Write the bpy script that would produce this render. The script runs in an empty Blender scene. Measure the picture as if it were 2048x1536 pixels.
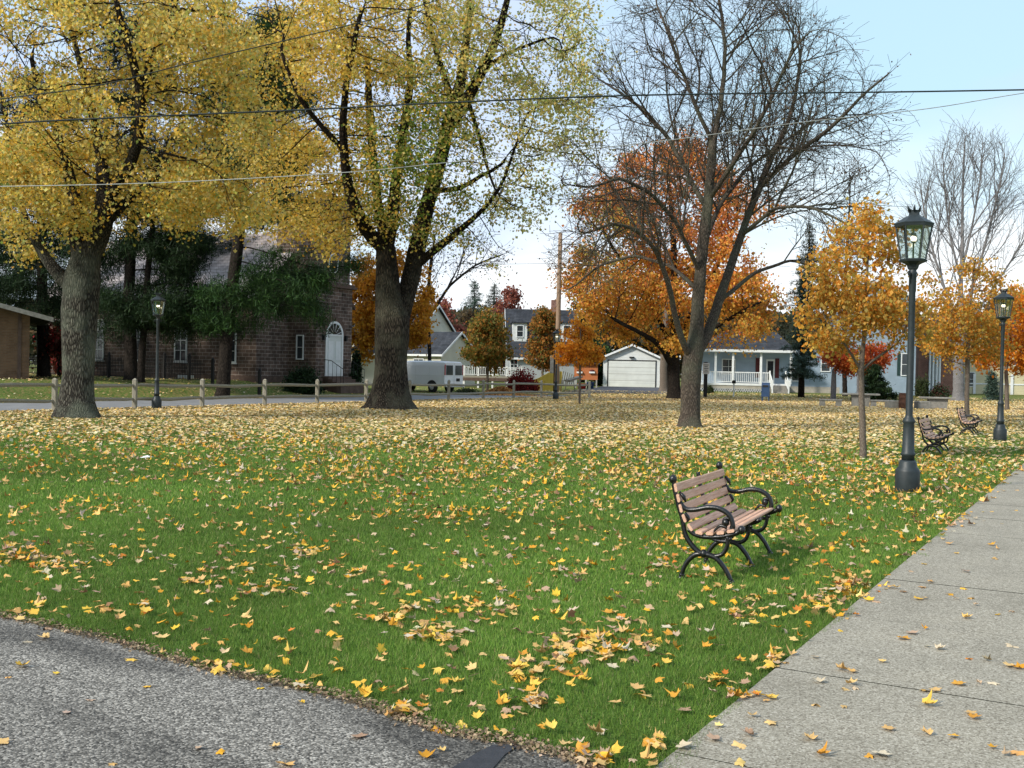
import bpy, math, random
import numpy as np
from mathutils import Vector
random.seed(7); rng = np.random.default_rng(7)
S = bpy.context.scene; C = S.collection
R = math.radians
# ------------------------------------------------------------------ camera model
FPX = 2147.0; EYE = 1.62
pitch = math.atan(27/FPX); roll = math.atan(.021)
Fv = np.array([0, math.cos(pitch), -math.sin(pitch)])
R0 = np.array([1., 0, 0]); U0 = np.array([0, math.sin(pitch), math.cos(pitch)])
Rv = math.cos(roll)*R0+math.sin(roll)*U0; Uv = -math.sin(roll)*R0+math.cos(roll)*U0
CAM = np.array([0, 0, EYE])
def ray(px, py): return Fv+Rv*((px-1024)/FPX)+Uv*((768-py)/FPX)
def W(px, py, d):
    r = ray(px, py); return CAM+r*(d/r[1])
def G(px, py):
    r = ray(px, py); return CAM+r*(-EYE/r[2])
def proj(p):
    v = np.asarray(p)-CAM; z = v@Fv
    return 1024+FPX*(v@Rv)/z, 768-FPX*(v@Uv)/z, z
FA = np.array([-14.6, 34.4]); FD = np.array([.472, .881]); FN = np.array([-.881, .472])   # fence line, direction, side beyond the fence
def sd(x, y): return (x-FA[0])*FD[0]+(y-FA[1])*FD[1], (x-FA[0])*FN[0]+(y-FA[1])*FN[1]
def sst(t): t = np.clip(t, 0, 1); return t*t*(3-2*t)
def H(x, y):
    s, d = sd(x, y)
    h = .0105*np.clip(y-70, 0, 60)*1.0
    return h+.75*sst((d-7.2)/6)*(1-sst((s-30)/5))
def ground_at(px, d):
    p = W(px, 760, d); return np.array([p[0], p[1], float(H(p[0], p[1]))])
# ------------------------------------------------------------------ object helpers
def col3(c): return (c[0], c[1], c[2], 1)
def link(name, me, parent=None, m=None):
    o = bpy.data.objects.new(name, me); C.objects.link(o)
    if m is not None: me.materials.append(m)
    if parent is not None: o.parent = parent
    return o
def tag(o, label=None, cat=None, group=None, kind=None):
    if label: o['label'] = label
    if cat: o['category'] = cat
    if group: o['group'] = group
    if kind: o['kind'] = kind
    return o
def thing(name, label, cat, loc=(0, 0, 0), rotz=0, group=None):
    o = bpy.data.objects.new(name, None); C.objects.link(o); o.empty_display_size = .2
    o.location = [float(v) for v in loc]; o.rotation_euler = (0, 0, rotz)
    return tag(o, label, cat, group)
def copy_tree(o, parent=None):
    c = o.copy(); C.objects.link(c)
    if parent: c.parent = parent
    for ch in [x for x in S.objects if x.parent == o]: copy_tree(ch, c)
    return c
def np_mesh(name, V, Fc, n, colors=None, smooth=False):
    """V (N,3); Fc flat int array of faces with n verts each"""
    me = bpy.data.meshes.new(name)
    V = np.ascontiguousarray(V, dtype=np.float32); Fc = np.ascontiguousarray(Fc, dtype=np.int32).ravel()
    me.vertices.add(len(V)); me.vertices.foreach_set('co', V.ravel())
    nf = len(Fc)//n
    me.loops.add(len(Fc)); me.loops.foreach_set('vertex_index', Fc)
    me.polygons.add(nf); me.polygons.foreach_set('loop_start', np.arange(0, len(Fc), n, dtype=np.int32))
    if smooth: me.polygons.foreach_set('use_smooth', np.ones(nf, dtype=bool))
    me.update(calc_edges=True)
    if colors is not None:
        a = me.color_attributes.new('col', 'FLOAT_COLOR', 'POINT')
        c = np.ones((len(V), 4), dtype=np.float32); c[:, :3] = colors
        a.data.foreach_set('color', c.ravel())
    return me
class MB:
    def __init__(s): s.v = []; s.f = []; s.sm = []
    def add(s, vs, fs, sm=False):
        b = len(s.v); s.v += [tuple(float(c) for c in p) for p in vs]; s.f += [tuple(i+b for i in f) for f in fs]; s.sm += [sm]*len(fs); return s
    def box(s, x0, x1, y0, y1, z0, z1, bev=0):
        if bev > 0 and min(x1-x0, y1-y0, z1-z0) > 2.2*bev:
            b = bev; vs = []; 
            for z, i in ((z0, b), (z0+b, 0), (z1-b, 0), (z1, b)):
                a0, a1, c0, c1 = x0+i, x1-i, y0+i, y1-i
                k = b if i == 0 else b*.6
                vs += [(a0+k, c0, z), (a1-k, c0, z), (a1, c0+k, z), (a1, c1-k, z), (a1-k, c1, z), (a0+k, c1, z), (a0, c1-k, z), (a0, c0+k, z)]
            fs = [tuple(range(7, -1, -1)), tuple(range(24, 32))]
            for r in range(3):
                for i in range(8): j = (i+1) % 8; fs.append((r*8+i, r*8+j, r*8+8+j, r*8+8+i))
            return s.add(vs, fs)
        vs = [(x0, y0, z0), (x1, y0, z0), (x1, y1, z0), (x0, y1, z0), (x0, y0, z1), (x1, y0, z1), (x1, y1, z1), (x0, y1, z1)]
        return s.add(vs, [(3, 2, 1, 0), (4, 5, 6, 7), (0, 1, 5, 4), (1, 2, 6, 5), (2, 3, 7, 6), (3, 0, 4, 7)])
    def lathe(s, prof, n=16, cx=0, cy=0, sm=True, phase=0):
        vs = []; fs = []
        for r, z in prof:
            for i in range(n):
                a = phase+2*math.pi*i/n; vs.append((cx+r*math.cos(a), cy+r*math.sin(a), z))
        for k in range(len(prof)-1):
            for i in range(n): j = (i+1) % n; fs.append((k*n+i, k*n+j, (k+1)*n+j, (k+1)*n+i))
        fs.append(tuple(range(n-1, -1, -1))); fs.append(tuple((len(prof)-1)*n+i for i in range(n)))
        return s.add(vs, fs, sm)
    def tube(s, pts, rad, n=8, sm=True, sq=None):
        P = [Vector(p) for p in pts]; m = len(P)
        rad = rad if hasattr(rad, '__len__') else [rad]*m
        t = (P[1]-P[0]).normalized(); up = Vector((0, 0, 1)) if abs(t.z) < .9 else Vector((1, 0, 0))
        nrm = t.cross(up).normalized(); vs = []; fs = []
        for k in range(m):
            tk = (P[min(k+1, m-1)]-P[max(k-1, 0)])
            if tk.length > 1e-9: t = tk.normalized()
            nrm = (nrm-t*nrm.dot(t)).normalized(); bn = t.cross(nrm)
            for i in range(n):
                a = 2*math.pi*i/n; ca, sa = math.cos(a), math.sin(a)
                if sq: ca *= sq
                vs.append(P[k]+(nrm*ca+bn*sa)*rad[k])
        for k in range(m-1):
            for i in range(n): j = (i+1) % n; fs.append((k*n+i, k*n+j, (k+1)*n+j, (k+1)*n+i))
        fs.append(tuple(range(n-1, -1, -1))); fs.append(tuple((m-1)*n+i for i in range(n)))
        return s.add(vs, fs, sm)
    def extr(s, poly, axis, a, b, sm=False):
        """poly list of 2D points, extruded along axis ('x': poly=(y,z); 'y': poly=(x,z); 'z': poly=(x,y))"""
        n = len(poly)
        def P(q, t): return {'x': (t, q[0], q[1]), 'y': (q[0], t, q[1]), 'z': (q[0], q[1], t)}[axis]
        vs = [P(q, a) for q in poly]+[P(q, b) for q in poly]
        fs = [tuple(range(n)), tuple(range(2*n-1, n-1, -1))]+[(i, n+i, n+(i+1) % n, (i+1) % n) for i in range(n)]
        return s.add(vs, fs, sm)
    def ball(s, c, r, n=10, m=6, sc=(1, 1, 1)):
        vs = []; fs = []
        for k in range(m+1):
            ph = math.pi*k/m
            for i in range(n):
                a = 2*math.pi*i/n
                vs.append((c[0]+sc[0]*r*math.sin(ph)*math.cos(a), c[1]+sc[1]*r*math.sin(ph)*math.sin(a), c[2]+sc[2]*r*math.cos(ph)))
        for k in range(m):
            for i in range(n): j = (i+1) % n; fs.append((k*n+i, (k+1)*n+i, (k+1)*n+j, k*n+j))
        return s.add(vs, fs, True)
    def build(s, name, m, parent=None, label=None, recalc=True):
        me = bpy.data.meshes.new(name); me.from_pydata(s.v, [], s.f)
        me.polygons.foreach_set('use_smooth', s.sm)
        if recalc:
            import bmesh
            bm = bmesh.new(); bm.from_mesh(me); bmesh.ops.recalc_face_normals(bm, faces=bm.faces); bm.to_mesh(me); bm.free()
        me.update(); o = link(name, me, parent, m)
        if label: o['label'] = label
        return o
# ------------------------------------------------------------------ materials
def newmat(name):
    m = bpy.data.materials.new(name); m.use_nodes = True; nt = m.node_tree; nt.nodes.clear()
    out = nt.nodes.new('ShaderNodeOutputMaterial'); b = nt.nodes.new('ShaderNodeBsdfPrincipled')
    nt.links.new(b.outputs[0], out.inputs[0]); b.inputs['Specular IOR Level'].default_value = .3
    return m, nt, b, out
def N(nt, t, **kw):
    n = nt.nodes.new('ShaderNode'+t)
    for k, v in kw.items():
        if k in n.inputs and not hasattr(n, k): n.inputs[k].default_value = v
        else: setattr(n, k, v)
    return n
def ramp(nt, stops, interp='LINEAR'):
    r = nt.nodes.new('ShaderNodeValToRGB'); cr = r.color_ramp; cr.interpolation = interp
    while len(cr.elements) < len(stops): cr.elements.new(.5)
    for e, (p, c) in zip(cr.elements, stops): e.position = p; e.color = col3(c)
    return r
def mapping(nt, sc, coord='Object'):
    tc = N(nt, 'TexCoord'); mp = N(nt, 'Mapping'); mp.inputs['Scale'].default_value = sc
    nt.links.new(tc.outputs[coord], mp.inputs[0]); return mp
def noisy(name, c1, c2, scale=4, rough=.7, stretch=(1, 1, 1), bump=.0, bscale=30, metal=0, spec=.3, detail=6, coat=0):
    m, nt, b, out = newmat(name); L = nt.links.new
    mp = mapping(nt, stretch)
    n1 = N(nt, 'TexNoise'); n1.inputs['Scale'].default_value = scale; n1.inputs['Detail'].default_value = detail; n1.inputs['Roughness'].default_value = .65
    L(mp.outputs[0], n1.inputs[0]); r = ramp(nt, [(.3, c1), (.7, c2)]); L(n1.outputs[0], r.inputs[0]); L(r.outputs[0], b.inputs['Base Color'])
    b.inputs['Roughness'].default_value = rough; b.inputs['Metallic'].default_value = metal; b.inputs['Specular IOR Level'].default_value = spec
    if bump:
        n2 = N(nt, 'TexNoise'); n2.inputs['Scale'].default_value = bscale; n2.inputs['Detail'].default_value = 5
        L(mp.outputs[0], n2.inputs[0]); bp = N(nt, 'Bump'); bp.inputs['Strength'].default_value = 1; bp.inputs['Distance'].default_value = bump
        L(n2.outputs[0], bp.inputs['Height']); L(bp.outputs[0], b.inputs['Normal'])
    if coat: b.inputs['Coat Weight'].default_value = coat
    return m
def leafmat(name, trans=.4, rough=.6, bright=1.0):
    m, nt, b, out = newmat(name); L = nt.links.new
    a = N(nt, 'Attribute'); a.attribute_name = 'col'
    b.inputs['Roughness'].default_value = rough; b.inputs['Specular IOR Level'].default_value = .25
    t = N(nt, 'BsdfTranslucent'); mx = N(nt, 'MixShader'); mx.inputs[0].default_value = trans
    L(a.outputs['Color'], b.inputs['Base Color']); L(a.outputs['Color'], t.inputs[0])
    L(b.outputs[0], mx.inputs[1]); L(t.outputs[0], mx.inputs[2]); L(mx.outputs[0], out.inputs[0])
    return m
def bark(name, c1, c2, sc=1.0, bump=.03, lichen=None, zl=6.0):
    m, nt, b, out = newmat(name); L = nt.links.new
    mp = mapping(nt, (8*sc, 8*sc, 1.7*sc))
    n1 = N(nt, 'TexNoise'); n1.inputs['Scale'].default_value = 2.2; n1.inputs['Detail'].default_value = 8; n1.inputs['Roughness'].default_value = .7; n1.inputs['Distortion'].default_value = .6
    v = N(nt, 'TexVoronoi'); v.inputs['Scale'].default_value = 2.5; v.feature = 'DISTANCE_TO_EDGE'
    L(mp.outputs[0], n1.inputs[0]); L(mp.outputs[0], v.inputs['Vector'])
    mm = N(nt, 'Math', operation='MULTIPLY'); L(n1.outputs[0], mm.inputs[0])
    rr = ramp(nt, [(0, (.12,)*3), (.22, (.8,)*3), (.5, (1.1,)*3)]); L(v.outputs['Distance'], rr.inputs[0]); L(rr.outputs[0], mm.inputs[1])
    r = ramp(nt, [(.2, c1), (.62, c2)]); L(mm.outputs[0], r.inputs[0])
    last = r.outputs[0]
    if lichen:
        n3 = N(nt, 'TexNoise'); n3.inputs['Scale'].default_value = 1.3; n3.inputs['Detail'].default_value = 6; tc = N(nt, 'TexCoord'); L(tc.outputs['Object'], n3.inputs[0])
        r3 = ramp(nt, [(.45, (0, 0, 0)), (.62, (.75,)*3)]); L(n3.outputs[0], r3.inputs[0])
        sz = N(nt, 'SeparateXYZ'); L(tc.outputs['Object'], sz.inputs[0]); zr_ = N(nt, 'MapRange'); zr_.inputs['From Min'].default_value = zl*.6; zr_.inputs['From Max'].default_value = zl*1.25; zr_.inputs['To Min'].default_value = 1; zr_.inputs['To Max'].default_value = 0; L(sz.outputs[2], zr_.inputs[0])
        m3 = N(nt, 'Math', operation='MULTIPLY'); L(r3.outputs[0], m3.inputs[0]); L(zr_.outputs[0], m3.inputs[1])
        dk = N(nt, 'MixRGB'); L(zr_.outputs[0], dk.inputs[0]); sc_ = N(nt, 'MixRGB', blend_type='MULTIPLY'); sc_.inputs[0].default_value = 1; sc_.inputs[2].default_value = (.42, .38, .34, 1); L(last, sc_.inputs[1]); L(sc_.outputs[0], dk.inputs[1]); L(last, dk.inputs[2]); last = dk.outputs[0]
        mx = N(nt, 'MixRGB'); L(m3.outputs[0], mx.inputs[0]); L(last, mx.inputs[1]); mx.inputs[2].default_value = col3(lichen); last = mx.outputs[0]
    L(last, b.inputs['Base Color']); b.inputs['Roughness'].default_value = .9; b.inputs['Specular IOR Level'].default_value = .1
    bp = N(nt, 'Bump'); bp.inputs['Distance'].default_value = bump; L(mm.outputs[0], bp.inputs['Height']); L(bp.outputs[0], b.inputs['Normal'])
    return m
def brick(name, c1, c2, mortar, bw, bh, ms=.02, bump=.01, var=.5):
    m, nt, b, out = newmat(name); L = nt.links.new
    tc = N(nt, 'TexCoord'); sp = N(nt, 'SeparateXYZ'); L(tc.outputs['Object'], sp.inputs[0])
    ad = N(nt, 'Math', operation='ADD'); L(sp.outputs[0], ad.inputs[0]); L(sp.outputs[1], ad.inputs[1])
    cb = N(nt, 'CombineXYZ'); L(ad.outputs[0], cb.inputs[0]); L(sp.outputs[2], cb.inputs[1])
    bt = N(nt, 'TexBrick'); bt.inputs['Scale'].default_value = 1; bt.inputs['Brick Width'].default_value = bw; bt.inputs['Row Height'].default_value = bh
    bt.inputs['Mortar Size'].default_value = ms; bt.inputs['Mortar Smooth'].default_value = .3; bt.inputs['Color1'].default_value = col3(c1); bt.inputs['Color2'].default_value = col3(c2); bt.inputs['Mortar'].default_value = col3(mortar)
    L(cb.outputs[0], bt.inputs['Vector'])
    n = N(nt, 'TexNoise'); n.inputs['Scale'].default_value = 1.7; n.inputs['Detail'].default_value = 7; L(tc.outputs['Object'], n.inputs[0])
    r = ramp(nt, [(.3, (1-var,)*3), (.7, (1+.3*var,)*3)]); L(n.outputs[0], r.inputs[0])
    mx = N(nt, 'MixRGB', blend_type='MULTIPLY'); mx.inputs[0].default_value = 1; L(bt.outputs[0], mx.inputs[1]); L(r.outputs[0], mx.inputs[2])
    L(mx.outputs[0], b.inputs['Base Color']); b.inputs['Roughness'].default_value = .9
    n2 = N(nt, 'TexNoise'); n2.inputs['Scale'].default_value = 12; L(tc.outputs['Object'], n2.inputs[0])
    sb = N(nt, 'Math', operation='SUBTRACT'); L(n2.outputs[0], sb.inputs[0]); L(bt.outputs['Fac'], sb.inputs[1])
    bp = N(nt, 'Bump'); bp.inputs['Distance'].default_value = bump; L(sb.outputs[0], bp.inputs['Height']); L(bp.outputs[0], b.inputs['Normal'])
    return m
def siding(name, c, row=.12, dark=.62):
    m, nt, b, out = newmat(name); L = nt.links.new
    tc = N(nt, 'TexCoord'); sp = N(nt, 'SeparateXYZ'); L(tc.outputs['Object'], sp.inputs[0])
    dv = N(nt, 'Math', operation='DIVIDE'); L(sp.outputs[2], dv.inputs[0]); dv.inputs[1].default_value = row
    fr = N(nt, 'Math', operation='FRACT'); L(dv.outputs[0], fr.inputs[0])
    r = ramp(nt, [(0, tuple(x*dark for x in c)), (.14, c), (1, c)]); L(fr.outputs[0], r.inputs[0])
    n = N(nt, 'TexNoise'); n.inputs['Scale'].default_value = 1.2; n.inputs['Detail'].default_value = 6; L(tc.outputs['Object'], n.inputs[0])
    rn = ramp(nt, [(.3, (.88,)*3), (.7, (1.04,)*3)]); L(n.outputs[0], rn.inputs[0])
    mx = N(nt, 'MixRGB', blend_type='MULTIPLY'); mx.inputs[0].default_value = 1; L(r.outputs[0], mx.inputs[1]); L(rn.outputs[0], mx.inputs[2])
    L(mx.outputs[0], b.inputs['Base Color']); b.inputs['Roughness'].default_value = .6
    bp = N(nt, 'Bump'); bp.inputs['Distance'].default_value = .015; L(fr.outputs[0], bp.inputs['Height']); L(bp.outputs[0], b.inputs['Normal'])
    return m
def glass_mat(name, tint=(1, 1, 1), tr=.75):
    m, nt, b, out = newmat(name); L = nt.links.new
    t = N(nt, 'BsdfTransparent'); t.inputs[0].default_value = col3(tint); g = N(nt, 'BsdfGlossy'); g.inputs['Roughness'].default_value = .05
    mx = N(nt, 'MixShader'); mx.inputs[0].default_value = 1-tr; L(t.outputs[0], mx.inputs[1]); L(g.outputs[0], mx.inputs[2]); L(mx.outputs[0], out.inputs[0]); return m
M = {}
M['iron'] = noisy('black_cast_iron', (.003, .003, .003), (.012, .012, .012), 25, .33, bump=.002, bscale=60, spec=.5)
M['lamp'] = noisy('dark_green_grey_paint', (.012, .017, .019), (.026, .035, .038), 8, .5, bump=.001, bscale=40, spec=.4)
M['ironfence'] = noisy('fence_iron', (.006, .006, .006), (.015, .014, .013), 10, .6)
M['slat'] = noisy('weathered_slat', (.42, .22, .14), (.74, .48, .34), 5, .65, (.7, 14, 14), bump=.001, bscale=30)
M['rail'] = noisy('weathered_grey_rail', (.17, .155, .12), (.36, .335, .27), 5, .9, (1, 8, 8), bump=.006, bscale=12)
M['post'] = noisy('weathered_grey_post', (.17, .155, .12), (.36, .335, .27), 5, .9, (8, 8, 1.2), bump=.006, bscale=12)
M['white'] = noisy('white_paint', (.62, .64, .63), (.74, .75, .74), 3, .55)
M['vanwhite'] = noisy('van_white', (.80, .82, .84), (.84, .86, .87), 2, .3, spec=.5, coat=.4)
M['rubber'] = noisy('rubber', (.01,)*3, (.03,)*3, 8, .85)
M['chrome'] = noisy('wheel_rim', (.45,)*3, (.6,)*3, 6, .4, metal=.3)
M['darkglass'] = noisy('dark_glass', (.015, .02, .025), (.04, .05, .055), 2, .1, spec=.6)
M['red'] = noisy('red_lens', (.3, .01, .01), (.45, .02, .02), 9, .25, spec=.6)
M['black'] = noisy('black_plastic', (.01,)*3, (.02,)*3, 8, .5)
M['pole'] = noisy('utility_pole_wood', (.20, .13, .085), (.36, .25, .17), 4, .85, (10, 10, .6), bump=.006, bscale=10)
M['cable'] = noisy('black_cable', (.012, .018, .018), (.03, .04, .04), 5, .6)
M['cable2'] = noisy('grey_aluminium_cable', (.25, .25, .23), (.5, .5, .47), 5, .5, metal=.3)
M['shingle'] = brick('dark_shingle', (.035, .04, .05), (.055, .06, .07), (.02, .02, .025), .3, .14, .008)
M['slate'] = brick('pinkish_grey_slate', (.42, .37, .36), (.52, .46, .45), (.24, .21, .21), .35, .2, .015)
M['stone'] = brick('brown_sandstone_blocks', (.085, .056, .044), (.165, .112, .088), (.36, .31, .27), .50, .205, .016, .02, .6)
M['trimstone'] = noisy('sandstone_trim', (.07, .045, .035), (.14, .095, .075), 3, .9, bump=.01)
M['brick'] = brick('tan_brick', (.15, .085, .048), (.21, .12, .068), (.16, .125, .09), .22, .075, .008, .004, .3)
M['redbrick'] = brick('red_brick', (.22, .085, .055), (.28, .12, .08), (.3, .27, .24), .22, .08, .008, .004, .3)
M['bluesiding'] = siding('pale_blue_siding', (.30, .38, .46))
M['creamsiding'] = siding('cream_siding', (.62, .60, .50))
M['yellowsiding'] = siding('yellow_siding', (.62, .56, .36), .15)
M['whitesiding'] = siding('white_siding', (.66, .68, .66), .3, .8)
M['greysiding'] = siding('grey_siding', (.42, .45, .46), .12)
M['garagedoor'] = siding('garage_door_panels', (.62, .64, .60), .36, .75)
M['redshutter'] = noisy('dark_red_paint', (.07, .012, .014), (.1, .02, .02), 5, .6)
M['darkshutter'] = noisy('dark_green_paint', (.012, .03, .03), (.02, .05, .045), 5, .6)
M['boxblue'] = noisy('blue_mailbox_paint', (.012, .035, .09), (.02, .055, .13), 5, .4, spec=.5)
M['concrete'] = noisy('weathered_concrete', (.17, .16, .135), (.30, .28, .245), 6, .9, bump=.003)
M['rust'] = noisy('rusty_steel', (.035, .018, .012), (.10, .045, .028), 8, .9, bump=.003)
M['foundation'] = noisy('foundation_block', (.28, .26, .22), (.40, .37, .31), 5, .9)
M['greydoor'] = noisy('pale_door_paint', (.55, .58, .55), (.62, .64, .62), 3, .5)
M['signwhite'] = noisy('sign_white', (.65,)*3, (.75,)*3, 6, .5)
M['signblack'] = noisy('sign_black', (.01,)*3, (.02,)*3, 6, .6)
M['orangeboard'] = noisy('orange_painted_boards', (.35, .11, .04), (.48, .17, .06), 3, .7, (8, 8, 1))
M['yellowtarp'] = noisy('yellow_tarp', (.6, .42, .06), (.75, .55, .1), 4, .5)
M['greytarp'] = noisy('grey_lattice_wood', (.25, .24, .22), (.4, .39, .36), 4, .8)
M['paper'] = noisy('white_paper', (.75,)*3, (.85,)*3, 6, .7)
M['glass'] = glass_mat('lantern_glass', (.93, .97, .96), .86)
M['bark_grey'] = bark('grey_maple_bark', (.03, .027, .022), (.21, .195, .155), 1.1, .09, (.14, .155, .115), 4.6)
M['bark_brown'] = bark('brown_maple_bark', (.022, .018, .014), (.15, .12, .09), .9, .09, (.105, .10, .07), 5.5)
M['bark_dark'] = bark('dark_bark', (.015, .012, .01), (.06, .048, .038), 1.2, .03)
M['bark_park'] = bark('olive_brown_bark', (.065, .052, .042), (.23, .185, .145), 1.6, .05, (.12, .12, .085), 30)
M['bark_young'] = bark('young_bark', (.12, .095, .075), (.27, .225, .18), 3, .01)
M['bark_pale'] = bark('pale_grey_bark', (.16, .15, .15), (.34, .33, .33), 2, .02)
M['leaf'] = leafmat('autumn_leaf', .5)
M['needle'] = leafmat('conifer_needle', .15, .7)
M['ground_leaf'] = leafmat('fallen_leaf_surface', .12, .85)
M['blade'] = leafmat('grass_blade_surface', .3, .6)
def emis(name, c, s):
    m, nt, b, out = newmat(name); b.inputs['Base Color'].default_value = col3(c); b.inputs['Emission Color'].default_value = col3(c); b.inputs['Emission Strength'].default_value = s; return m
M['mantle'] = emis('glowing_gas_mantle', (1, .86, .62), 1.8)
def plain_leaf(name, c, c2):
    m, nt, b, out = newmat(name); L = nt.links.new
    n = N(nt, 'TexNoise'); n.inputs['Scale'].default_value = 14; n.inputs['Detail'].default_value = 4
    tc = N(nt, 'TexCoord'); L(tc.outputs['Object'], n.inputs[0]); oi = N(nt, 'ObjectInfo')
    ad = N(nt, 'Math', operation='MULTIPLY_ADD'); L(oi.outputs['Random'], ad.inputs[0]); ad.inputs[1].default_value = .5; L(n.outputs[0], ad.inputs[2])
    r = ramp(nt, [(.35, c), (1.0, c2)]); L(ad.outputs[0], r.inputs[0]); L(r.outputs[0], b.inputs['Base Color'])
    b.inputs['Roughness'].default_value = .6
    t = N(nt, 'BsdfTranslucent'); L(r.outputs[0], t.inputs[0]); mx = N(nt, 'MixShader'); mx.inputs[0].default_value = .12
    L(b.outputs[0], mx.inputs[1]); L(t.outputs[0], mx.inputs[2]); L(mx.outputs[0], out.inputs[0]); return m
# ------------------------------------------------------------------ noise helper
_tab = rng.random((256, 256))
def vnoise(x, y):
    xi = np.floor(x).astype(int); yi = np.floor(y).astype(int); fx = x-xi; fy = y-yi
    fx = fx*fx*(3-2*fx); fy = fy*fy*(3-2*fy)
    g = lambda a, b: _tab[a % 256, b % 256]
    return (g(xi, yi)*(1-fx)+g(xi+1, yi)*fx)*(1-fy)+(g(xi, yi+1)*(1-fx)+g(xi+1, yi+1)*fx)*fy
def inpoly(x, y, poly):
    ins = np.zeros(len(x), bool); j = len(poly)-1
    for i in range(len(poly)):
        xi, yi = poly[i]; xj, yj = poly[j]
        c = ((yi > y) != (yj > y)) & (x < (xj-xi)*(y-yi)/(yj-yi+1e-12)+xi); ins ^= c; j = i
    return ins
# ------------------------------------------------------------------ ground layout
pe0 = G(1318, 1536)[:2]; pe1 = G(2048, 928)[:2]; PD = (pe1-pe0)/np.linalg.norm(pe1-pe0); PN = np.array([PD[1], -PD[0]])   # path edge, direction, to the right
PW = 2.3
def path_uv(x, y): return (x-pe0[0])*PD[0]+(y-pe0[1])*PD[1], (x-pe0[0])*PN[0]+(y-pe0[1])*PN[1]
edge_px = [(-300, 1195), (-120, 1215), (0, 1238), (110, 1262), (230, 1290), (330, 1322), (430, 1350), (560, 1376), (700, 1408), (800, 1446), (900, 1476), (1020, 1495), (1120, 1520), (1200, 1552), (1240, 1600)]
drive_edge = [tuple(G(a, b)[:2]) for a, b in edge_px]
drive_poly = drive_edge+[(.55, 1.0), (-.2, -6), (-12, -6), (-14, 5)]
# terrain
def grid_sheet(name, xs, ys, off=0.0):
    X, Y = np.meshgrid(xs, ys); Z = H(X, Y)+off
    V = np.stack([X.ravel(), Y.ravel(), Z.ravel()], 1); nx = len(xs); ny = len(ys)
    i = np.arange((ny-1)*(nx-1)); r = i//(nx-1); c = i % (nx-1); a = r*nx+c
    return np_mesh(name, V, np.stack([a, a+1, a+nx+1, a+nx], 1), 4, smooth=True)
def axis(lo, hi, step, far):
    core = np.arange(lo, hi+.01, step); out = [hi*1.0]
    return np.concatenate([[-far, -far*.4, lo-60], core, [hi+60, far*.4, far]])
def ground_material():
    m, nt, b, out = newmat('lawn_soil_and_turf'); L = nt.links.new
    tc = N(nt, 'TexCoord')
    n1 = N(nt, 'TexNoise'); n1.inputs['Scale'].default_value = .35; n1.inputs['Detail'].default_value = 6; L(tc.outputs['Object'], n1.inputs[0])
    r1 = ramp(nt, [(.3, (.07, .13, .022)), (.7, (.11, .19, .03))]); L(n1.outputs[0], r1.inputs[0])
    n2 = N(nt, 'TexNoise'); n2.inputs['Scale'].default_value = 60; n2.inputs['Detail'].default_value = 4; L(tc.outputs['Object'], n2.inputs[0])
    r2 = ramp(nt, [(.3, (.45,)*3), (.7, (1.25,)*3)]); L(n2.outputs[0], r2.inputs[0])
    mx = N(nt, 'MixRGB', blend_type='MULTIPLY'); mx.inputs[0].default_value = 1; L(r1.outputs[0], mx.inputs[1]); L(r2.outputs[0], mx.inputs[2])
    # leaf litter tint where the leaves lie thick
    n3 = N(nt, 'TexNoise'); n3.inputs['Scale'].default_value = 9; n3.inputs['Detail'].default_value = 5; L(tc.outputs['Object'], n3.inputs[0])
    r3 = ramp(nt, [(.5, (0, 0, 0)), (.56, (.8,)*3)]); L(n3.outputs[0], r3.inputs[0])
    sp = N(nt, 'SeparateXYZ'); L(tc.outputs['Object'], sp.inputs[0])
    mr = N(nt, 'MapRange'); mr.inputs['From Min'].default_value = 26; mr.inputs['From Max'].default_value = 50; L(sp.outputs[1], mr.inputs[0])
    mm = N(nt, 'Math', operation='MULTIPLY'); L(r3.outputs[0], mm.inputs[0]); L(mr.outputs[0], mm.inputs[1])
    m2 = N(nt, 'MixRGB'); L(mm.outputs[0], m2.inputs[0]); L(mx.outputs[0], m2.inputs[1]); m2.inputs[2].default_value = (.30, .20, .09, 1)
    L(m2.outputs[0], b.inputs['Base Color']); b.inputs['Roughness'].default_value = .95; b.inputs['Specular IOR Level'].default_value = .1
    bp = N(nt, 'Bump'); bp.inputs['Distance'].default_value = .02; L(n2.outputs[0], bp.inputs['Height']); L(bp.outputs[0], b.inputs['Normal'])
    return m
xs = axis(-60, 60, 1.5, 3000); ys = np.concatenate([[-600, -60], np.arange(-12, 140, 1.5), [170, 260, 600, 3000]])
M['ground'] = ground_material()
tag(link('ground', grid_sheet('ground', xs, ys), None, M['ground']), kind='structure')
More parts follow.
